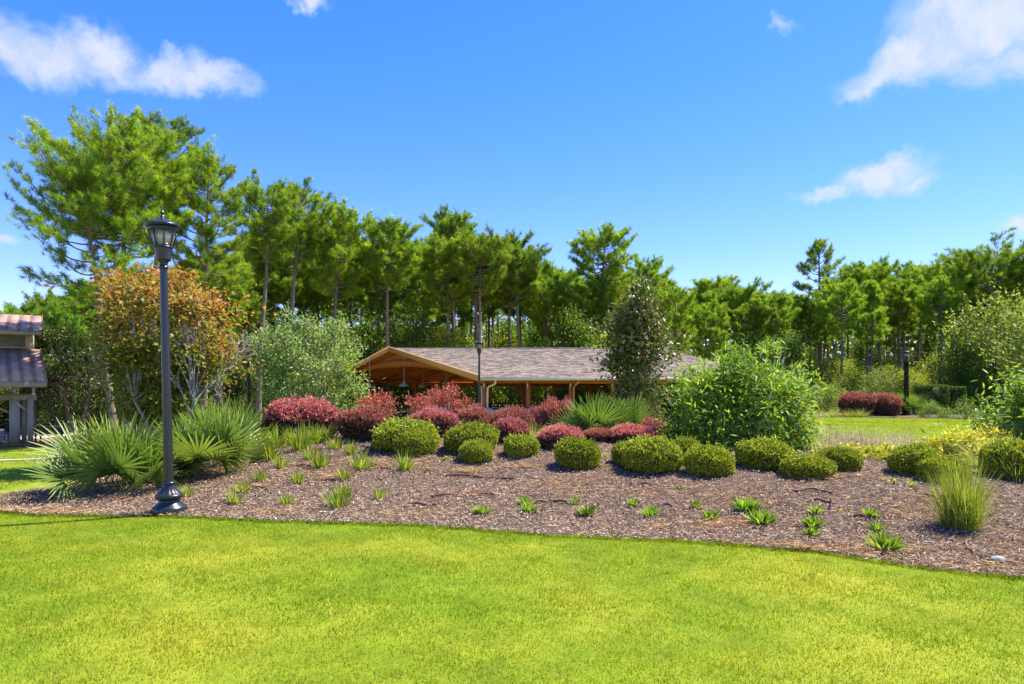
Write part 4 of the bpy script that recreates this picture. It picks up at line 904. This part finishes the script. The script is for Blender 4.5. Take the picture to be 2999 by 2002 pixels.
LO = [(891, 220, 1188, 1292, 'broad wine red mound with pink shoots beside the fan palmetto'), (1073, 148, 1204, 1300, 'dark purple boxy mound beside the largest boxwood'),
 (1280, 146, 1208, 1290, 'crimson topped mound behind the gap of the two big boxwood pairs'), (1395, 112, 1207, 1275, 'pinkish mound below the black lamp post by the downspout'),
 (1497, 118, 1238, 1307, 'low crimson mound right behind the lone small boxwood ball'), (1500, 128, 1207, 1272, 'pink shooted mound behind the low crimson mound'),
 (1573, 68, 1212, 1262, 'small pinkish mound near the base of the middle timber post'), (1625, 108, 1195, 1247, 'far pinkish mound between the timber posts of the pavilion'),
 (1643, 146, 1258, 1324, 'spreading crimson mound before the fan palmetto of the berm middle'), (1752, 84, 1260, 1305, 'small crimson mound under the tips of the middle palmetto'),
 (1856, 144, 1252, 1312, 'wide crimson mound behind the biggest round boxwood'), (1910, 82, 1238, 1290, 'brownish red mound beside the feathery green bush'),
 (1660, 54, 1197, 1255, 'small dark red mound at the left side of the middle palmetto'),
 (2508, 94, 1157, 1205, 'long wine red mound at the back of the clearing'), (2589, 92, 1161, 1219, 'rounder wine red mound at the back of the clearing before the palmetto')]
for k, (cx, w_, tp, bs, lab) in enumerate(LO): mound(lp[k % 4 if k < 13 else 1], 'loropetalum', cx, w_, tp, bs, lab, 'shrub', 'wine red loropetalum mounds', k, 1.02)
# clipped hedge blocks
def hedge(seed, px0, px1, top, base, d, lab):
    r = np.random.default_rng(seed); x0, y0, z0 = at((px0+px1)/2, d); w_ = (px1-px0)/FPX*d/2; h = EYE-(top-HOR)/FPX*d-z0; b = Buf(); n = 9000; dp = .8
    f = r.integers(0, 4, n); u, v = r.uniform(-1, 1, n), r.random(n)
    p = np.where((f == 0)[:, None], np.stack([u*w_, 0*u-dp, v*h], -1), np.where((f == 1)[:, None], np.stack([u*w_, (v*2-1)*dp, 0*u+h], -1), np.where((f == 2)[:, None], np.stack([0*u-w_, u*dp, v*h], -1), np.stack([0*u+w_, u*dp, v*h], -1))))
    nv = np.array([(0, -1, 0), (0, 0, 1), (-1, 0, 0), (1, 0, 0)])[f]; p = p-nv*(r.random(n)**2*.12)[:, None]+rand_unit(n, r)*.02
    leaves(b, p, nrm(nv+rand_unit(n, r)), nrm(nv+rand_unit(n, r)*.8), .07, .045, palette(n, [(.07, .13, .02), (.10, .18, .025), (.05, .09, .02)], None, .2, r))
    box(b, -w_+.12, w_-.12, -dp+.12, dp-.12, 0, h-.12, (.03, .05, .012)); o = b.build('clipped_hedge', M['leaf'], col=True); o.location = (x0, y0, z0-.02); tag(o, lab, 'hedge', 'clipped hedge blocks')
hedge(1, 2690, 2757, 1127, 1190, 43, 'taller clipped green hedge block beside the palmetto at the clearing'); hedge(2, 2760, 2806, 1132, 1190, 43.3, 'narrower clipped green hedge block beside its taller neighbour')
# golden shrubs, yellow ground cover, small green shrubs
GOLD = [(.50, .44, .045), (.60, .52, .07), (.36, .36, .04), (.25, .28, .04)]
for k, (px, py, w_, h, lab) in enumerate(((2460, 1352, .32, .16, 'low yellow ground cover shrub behind the boxwoods by the pale grass'), (2755, 1352, .36, .36, 'small golden feathery shrub behind the dark boxwood mound'), (2830, 1358, .42, .52, 'tallest golden feathery shrub beside the right hand boxwood'), (2905, 1352, .40, .56, 'golden feathery shrub next to the bright feathery bush'), (2600, 1346, .28, .12, 'flat yellowish ground cover before the pale feathery grasses'), (2570, 1355, .3, .14, 'small yellow ground cover tuft at the mulch gap'))):
    x, y, z = ground(px, py); y = min(y+.4, 13.2); x = (px-1500)/FPX*y; z = float(T(x, y))
    ms = broad(440+k, w_, w_, .03, h, 40, 70, .075, .085, .028, GOLD, None, 'dome', 4, 'grey_bark', 'leaf', .012, .2, 0, .2, 60); plant(ms, 'golden_shrub', x, y, z, lab, 'shrub')
for k, (px, d, w_, h, lab) in enumerate(((2735, 38.3, .65, .85, 'small pale green shrub at the clearing edge below the taller hedge block'), (2808, 37.6, .8, .95, 'spreading pale green shrub at the clearing edge below the narrower hedge'), (2240, 36, .8, 1.3, 'light green grassy shrub left of the wine red mounds by the path'))):
    ms = broad(450+k, w_, w_, .03, h, 40, 60, .12, .10, .025, [(.16, .24, .04), (.22, .30, .05), (.12, .18, .03)], None, 'dome', 5, 'grey_bark', 'leaf', .015, .2, 0, .2, 60); x, y, z = at(px, d); plant(ms, 'green_shrub', x, y, z, lab, 'shrub')

# ------------------------------------------------------------------ palmettos: every fan leaf its own part
def frond_mesh(seed):
    r = np.random.default_rng(seed); b = Buf(); Lp = r.uniform(.42, .6)
    q = np.linspace(0, 1, 5)[:, None]; pet = np.array([Lp, 0, 0])*q+np.array([0, 0, .06])*np.sin(q*math.pi*.8)
    tube(b, pet, np.linspace(.010, .006, 5), 4, (.16, .20, .05), cap=False)
    hub = pet[-1]; n = 30; a = np.linspace(-1, 1, n)*R(118)+r.normal(size=n)*.02
    L_ = (.74-.20*np.abs(a/R(118))**1.5)*r.uniform(.92, 1.06, n); tilt = r.uniform(-.15, .2)
    base = palette(1, [(.095, .165, .03), (.12, .19, .035), (.16, .23, .045)], None, .1, r)[0]
    for i in range(n):
        dr = np.array([math.cos(a[i]), math.sin(a[i]), tilt*math.cos(a[i])+.12*abs(math.sin(a[i]))]); dr = nrm(dr); sd = np.cross(dr, np.array([0, 0, 1.])); sd = nrm(sd); up_ = np.cross(sd, dr)
        dro = r.uniform(.0, .10)*(1+.5*(r.random() < .15)*3); st = np.array([.05, .45, .78, 1.0]); wd = np.array([.008, .019, .011, .001])*r.uniform(.9, 1.15)
        ctr = hub+dr*(L_[i]*st)[:, None]+np.array([0, 0, -1.])*(dro*L_[i]*st**3)[:, None]
        v = np.stack([ctr-sd*wd[:, None]+up_*wd[:, None]*.5, ctr, ctr+sd*wd[:, None]+up_*wd[:, None]*.5], 1).reshape(-1, 3)
        k = np.arange(3)[:, None]*3; f = np.concatenate([k+np.array([[0, 1, 4, 3]]), k+np.array([[1, 2, 5, 4]])])
        c = np.repeat((base*np.exp(r.normal()*.12))*np.array([[1, 1, 1], [1, 1, 1], [1.25, 1.15, 1.1], [2.2, 1.8, 1.5]]), 3, 0)
        b.add(v, f, c)
    return b.mesh('frond', M['frond'])
fm = [frond_mesh(500+k) for k in range(8)]
def palmetto(x, y, z, n, size, spread, lab, seed, sq=1.0, face=None):
    r = np.random.default_rng(seed); t = thing('palmetto', (x, y, z)); tag(t, lab, 'palmetto')
    for k in range(n):
        a = k*2.39996+r.normal()*.2; el = R(88-54*((k+.5)/n)**1.2)+r.normal()*.08
        sc = size*r.uniform(.8, 1.12); rt = spread*((k+.5)/n)**.6*.55
        m_ = Matrix.Translation((rt*math.cos(a), rt*math.sin(a)*.8, -.02))@Matrix.Rotation(a, 4, 'Z')@Matrix.Rotation(-el, 4, 'Y')@Matrix.Rotation(r.normal()*.8, 4, 'X')@Matrix.Scale(sc, 4)
        o = link('frond', fm[r.integers(8)], t); o.matrix_local = m_
    if face is not None:
        for (fx, fy, fz, s, roll) in face:
            p0 = Vector((0, 0, 0)); tip = Vector((fx, fy, fz)); dx = tip.normalized(); zz = Vector((0, -1, .25)).normalized(); yv = zz.cross(dx).normalized(); zv = dx.cross(yv)
            mm = Matrix((dx, yv, zv)).transposed().to_4x4()@Matrix.Rotation(roll, 4, 'X')@Matrix.Scale(s, 4); o = link('frond', fm[r.integers(8)], t); o.matrix_local = mm
    return t
x, y, z = ground(325, 1448); palmetto(x, y+.35, z, 30, .98, 1.0, 'large fan palmetto clump left of the tall lamp post base', 1, face=[(-.3, -.25, .5, .85, .2), (.35, -.3, .5, .85, -.2), (.05, -.35, .4, .8, 0)])
x, y, z = ground(595, 1398); palmetto(x, y+.3, z, 18, .95, .7, 'fan palmetto clump right of the tall lamp post with one open fan', 2, face=[(.25, -.2, .55, 1.05, 0), (-.35, -.15, .45, .95, .3)])
x, y, z = ground(560, 1380); palmetto(x-.1, y+1.6, z, 26, 1.0, .9, 'paler palmetto behind the lamp post between the two big clumps', 6)
x, y, z = at(1745, 15.2); palmetto(x, y, z, 20, .88, .4, 'palmetto with a round open fan behind the crimson mounds', 3, face=[(.0, -.35, .55, .95, 0), (-.25, -.2, .5, .9, .3)])
x, y, z = at(1850, 16.6); palmetto(x, y, z, 16, 1.0, .4, 'smaller palmetto in front of the magnolia', 4)
x, y, z = at(2640, 42); palmetto(x, y, z, 34, 1.3, 1.2, 'far palmetto clump at the back of the clearing by the hedge blocks', 5)

# ------------------------------------------------------------------ strappy tufts, grasses, hoses, sticks
def tuft_mesh(seed, n, L, Wd, cols, spreadd=.6, droop=.35, wmid=False, base=.15, mat='leaf', name='tuft', tip=None, wild=.12, lmin=.55):
    r = np.random.default_rng(seed); b = Buf(); a = r.uniform(0, 6.28, n); s = r.random(n)**.7
    p = np.stack([np.cos(a)*s*base, np.sin(a)*s*base, 0*a-.02], -1); d = np.stack([np.cos(a)*s*spreadd, np.sin(a)*s*spreadd, np.ones(n)], -1)+r.normal(size=(n, 3))*wild
    ribbons(b, p, d, L*r.uniform(lmin, 1.1, n), Wd*r.uniform(.7, 1.2, n), droop*r.uniform(.3, 1.5, n), palette(n, cols, None, .2, r), 4, wmid, tip); return b.mesh(name, M[mat])
DAY = [(.18, .26, .02), (.24, .31, .025), (.13, .20, .02), (.33, .33, .05)]
HOS = [(.15, .25, .02), (.22, .32, .03), (.10, .18, .02), (.28, .34, .05)]
dm = [tuft_mesh(600+k, 85, 1.12, .05, DAY, .62, .32, name='daylily_clump', base=.26) for k in range(8)]
hm = [tuft_mesh(610+k, 75, 1.1, .14, HOS, .85, .28, True, .3, name='broadleaf_clump') for k in range(8)]
r = np.random.default_rng(19)
def tuft(mesh, name, px, py, hpx, lab, cat, grp, wid=1.0):
    x, y, z = ground(px, py)
    if y > 13.6: y = 13.6; x = (px-1500)/FPX*y; z = float(T(x, y))
    h = hpx*(1.0 if name == 'broadleaf_clump' else 1.55)/FPX*y; o = link(name, mesh[r.integers(len(mesh))], None, (x, y, z+.015), (r.normal()*.12, r.normal()*.12, r.uniform(0, 6.28)), (h*wid*r.uniform(.8, 1.2), h*wid*r.uniform(.8, 1.2), h*r.uniform(.95, 1.25))); tag(o, lab, cat, grp)
for a in ((794, 1350, 40), (823, 1371, 34), (909, 1348, 32), (938, 1371, 42), (1028, 1335, 36), (1055, 1375, 42), (985, 1316, 32), (1185, 1380, 40), (760, 1413, 32), (713, 1444, 32), (687, 1478, 36), (872, 1418, 30), (1011, 1408, 34), (1013, 1457, 34), (991, 1491, 42), (840, 1482, 30), (1111, 1465, 30)):
    tuft(dm, 'daylily_clump', *a, 'small tuft of narrow yellow green leaves on the mulch slope between lamp and boxwoods', 'daylily', 'narrow leaved tufts on the mulch slope', 1.05)
for a in ((775, 1311, 46), (812, 1314, 46), (848, 1303, 40), (879, 1322, 60), (895, 1301, 48), (928, 1300, 44), (965, 1298, 40), (735, 1318, 44), (755, 1335, 40)):
    tuft(dm, 'daylily_clump', *a, 'taller tuft of narrow leaves at the foot of the broad wine red mound', 'daylily', 'narrow leaved tufts below the broad wine red mound', .9)
tuft(dm, 'daylily_clump', 546, 1458, 32, 'little yellowing tuft right beside the tall lamp post base', 'daylily', None)
for a in ((1540, 1482, 34), (1547, 1504, 34), (1683, 1480, 22), (1721, 1514, 42), (1855, 1486, 30), (1904, 1516, 40), (2038, 1493, 28), (2083, 1527, 36), (2185, 1501, 58), (2230, 1540, 58), (2390, 1510, 34), (2381, 1549, 46), (2377, 1574, 38), (1411, 1510, 36), (2549, 1521, 36), (2564, 1558, 32), (2590, 1618, 64), (1990, 1436, 16)):
    tuft(hm, 'broadleaf_clump', *a, 'low clump of broad bright green leaves on the open mulch', 'perennial', 'broad leaved clumps on the mulch', 1.05)
wm = [tuft_mesh(630+k, 40, .6, .09, [(.26, .30, .03), (.34, .33, .06)], 2.6, .3, True, .6, name='weed_patch') for k in range(2)]
for a in ((2620, 1414, 26), (1780, 1340, 18), (1760, 1365, 16), (1708, 1445, 12), (1395, 1385, 18), (2660, 1425, 20), (1260, 1375, 18), (1990, 1375, 16), (2460, 1500, 16), (560, 1500, 18), (2900, 1668, 20), (2640, 1640, 18), (1310, 1345, 16)):
    tuft(wm, 'weed_patch', *a, 'flat yellowish weed patch creeping on the mulch', 'weed', 'weeds on the mulch', 1.6)
# tall bright grass clump and wispy grasses
tg = tuft_mesh(640, 1900, 1.0, .009, [(.19, .26, .025), (.26, .32, .035), (.13, .20, .02), (.42, .38, .12)], .12, .34, False, .24, 'grass', 'tall_grass_clump', None, .34, .25)
x, y, z = ground(2862, 1572); o = link('tall_grass_clump', tg, None, (x, y+.25, z), (0, 0, 0), (.66, .66, 1.12)); tag(o, 'tall bright yellow green grass clump standing alone on the mulch', 'ornamental grass')
wg = [tuft_mesh(650+k, 650, 1.15, .016, [(.44, .38, .24), (.52, .46, .30), (.32, .33, .12), (.40, .30, .22)], .75, .5, False, .2, 'straw', 'pale_grass_clump') for k in range(2)]
for k, (px, d, h) in enumerate(((2385, 16.5, .75), (2430, 17.2, .85), (2480, 16.6, .7), (2535, 17, .8), (2590, 16.8, .68), (2640, 17.4, .7), (2700, 17, .6), (2410, 15.6, .6), (2500, 15.4, .6), (2570, 15.6, .55), (2660, 15.8, .6))):
    x, y, z = at(px, d); o = link('pale_grass_clump', wg[k % 2], None, (x, y, z), (0, 0, k*1.3), (h*1.3, h*1.3, h*1.08)); tag(o, 'pale feathery dry grass clump between the boxwoods and the back lawn', 'ornamental grass', 'pale feathery grasses')
gg = tuft_mesh(660, 260, 1.0, .016, [(.22, .28, .05), (.30, .33, .07), (.36, .33, .13)], .9, .55, False, .2, 'grass', 'arching_grass')
for px, d, h, lab in ((1765, 13.6, .55, 'arching green grass tuft between the lone boxwood and crimson mounds'), (1640, 14.2, .55, 'arching pale grass tuft before the spreading crimson mound'), (1560, 14.8, .6, 'wispy grass tuft behind the lone small boxwood'), (1610, 16.5, .6, 'yellowish grass tuft between the pinkish mounds'), (2895, 10.4, .85, 'dry arching grass wisps right behind the tall bright grass clump'), (2980, 9.3, .55, 'thin dry grass wisps in front of the right hand boxwood mound'), (2440, 39, .9, 'grass tuft at the foot of the long wine red mound'), (2520, 38.4, .9, 'green grass tuft left of the rounder wine red mound'), (2490, 38.6, .8, 'straw coloured grass tuft between the wine red mounds')):
    x, y, z = at(px, d); o = link('arching_grass', gg, None, (x, y, z), (0, 0, px), h); tag(o, lab, 'ornamental grass')
def hose(pts, lab, rad=.017, name='drip_hose', mat='hose', grp='brown drip hoses on the mulch', lift=.045):
    P_ = [ground(*p) for p in pts]; P_ = np.array(P_); s = np.linspace(0, 1, len(P_)); q = np.linspace(0, 1, 16)
    c = np.stack([np.interp(q, s, P_[:, i]) for i in range(3)], -1)
    for i in range(2): c[1:-1, :2] = (c[:-2, :2]+c[1:-1, :2]*2+c[2:, :2])/4
    c[:, 2] = T(c[:, 0], c[:, 1])+lift+.012*np.sin(q*9+P_[0, 0]); c[0, 2] -= .05; c[-1, 2] -= .05
    o = Buf(); tube(o, c-c[0], rad, 7); ob = o.build(name, M[mat], smooth=True); ob.location = c[0]; tag(ob, lab, 'hose' if name == 'drip_hose' else 'stick', grp)
for p in ([(660, 1361), (715, 1352), (770, 1344)], [(830, 1333), (890, 1326), (962, 1318)], [(851, 1369), (913, 1370)], [(1077, 1369), (1110, 1373), (1149, 1379)], [(1051, 1312), (1085, 1315)], [(1298, 1399), (1400, 1403), (1520, 1411)], [(1256, 1462), (1330, 1457), (1456, 1455)], [(1196, 1484), (1283, 1487)], [(941, 1413), (996, 1411)], [(966, 1437), (1000, 1442)], [(1845, 1425), (1880, 1424), (1917, 1427)], [(1926, 1485), (1972, 1489)], [(2691, 1459), (2771, 1463)], [(2482, 1519), (2526, 1521), (2557, 1533)]):
    hose(p, 'length of brown drip hose showing through the mulch')
hose([(706, 1446), (723, 1437), (760, 1436), (796, 1438)], 'brown drip hose hooking up from a narrow leaved tuft', grp=None)
hose([(1568, 1480), (1606, 1474), (1670, 1481)], 'arched brown drip hose between two broad leaved clumps', grp=None)
hose([(2317, 1445), (2381, 1441), (2443, 1451)], 'brown drip hose arching below the low flattened boxwood ball', grp=None)
hose([(2351, 1478), (2394, 1472), (2453, 1482)], 'brown drip hose arching behind a short upright stick', grp=None)
hose([(2438, 1598), (2496, 1615), (2561, 1622)], 'thick brown drip hose along the lawn edge below a broad leaved clump', .016, grp=None)
hose([(2848, 1588), (2826, 1603), (2836, 1616), (2853, 1630)], 'brown hose curled in a hook below the tall bright grass', .016, grp=None)
for p in ([(2660, 1605), (2720, 1602), (2796, 1597)], [(1455, 1510), (1512, 1523)], [(965, 1515), (985, 1500)], [(683, 1392), (705, 1376)]):
    hose(p, 'thin pale dead twig lying on the mulch', .008, 'twig', 'pale_bark', 'dead twigs on the mulch', .035)
x, y, z = ground(2428, 1500); o = Buf(); tube(o, [(0, 0, -.05), (.01, 0, .08), (.03, .01, .15)], [.012, .011, .007], 6); ob = o.build('upright_stick', M['hose'], smooth=True); ob.location = (x, y, z); tag(ob, 'short dark stick standing upright in the mulch', 'stick')
x, y, z = ground(2924, 1652); ob = link('rock', boulder(9, .075, .05, .04).mesh('rock', M['stone'], True, False), None, (x, y, z+.03), (0, .15, .5)); tag(ob, 'single pale stone lying on the mulch near the lawn edge', 'rock')
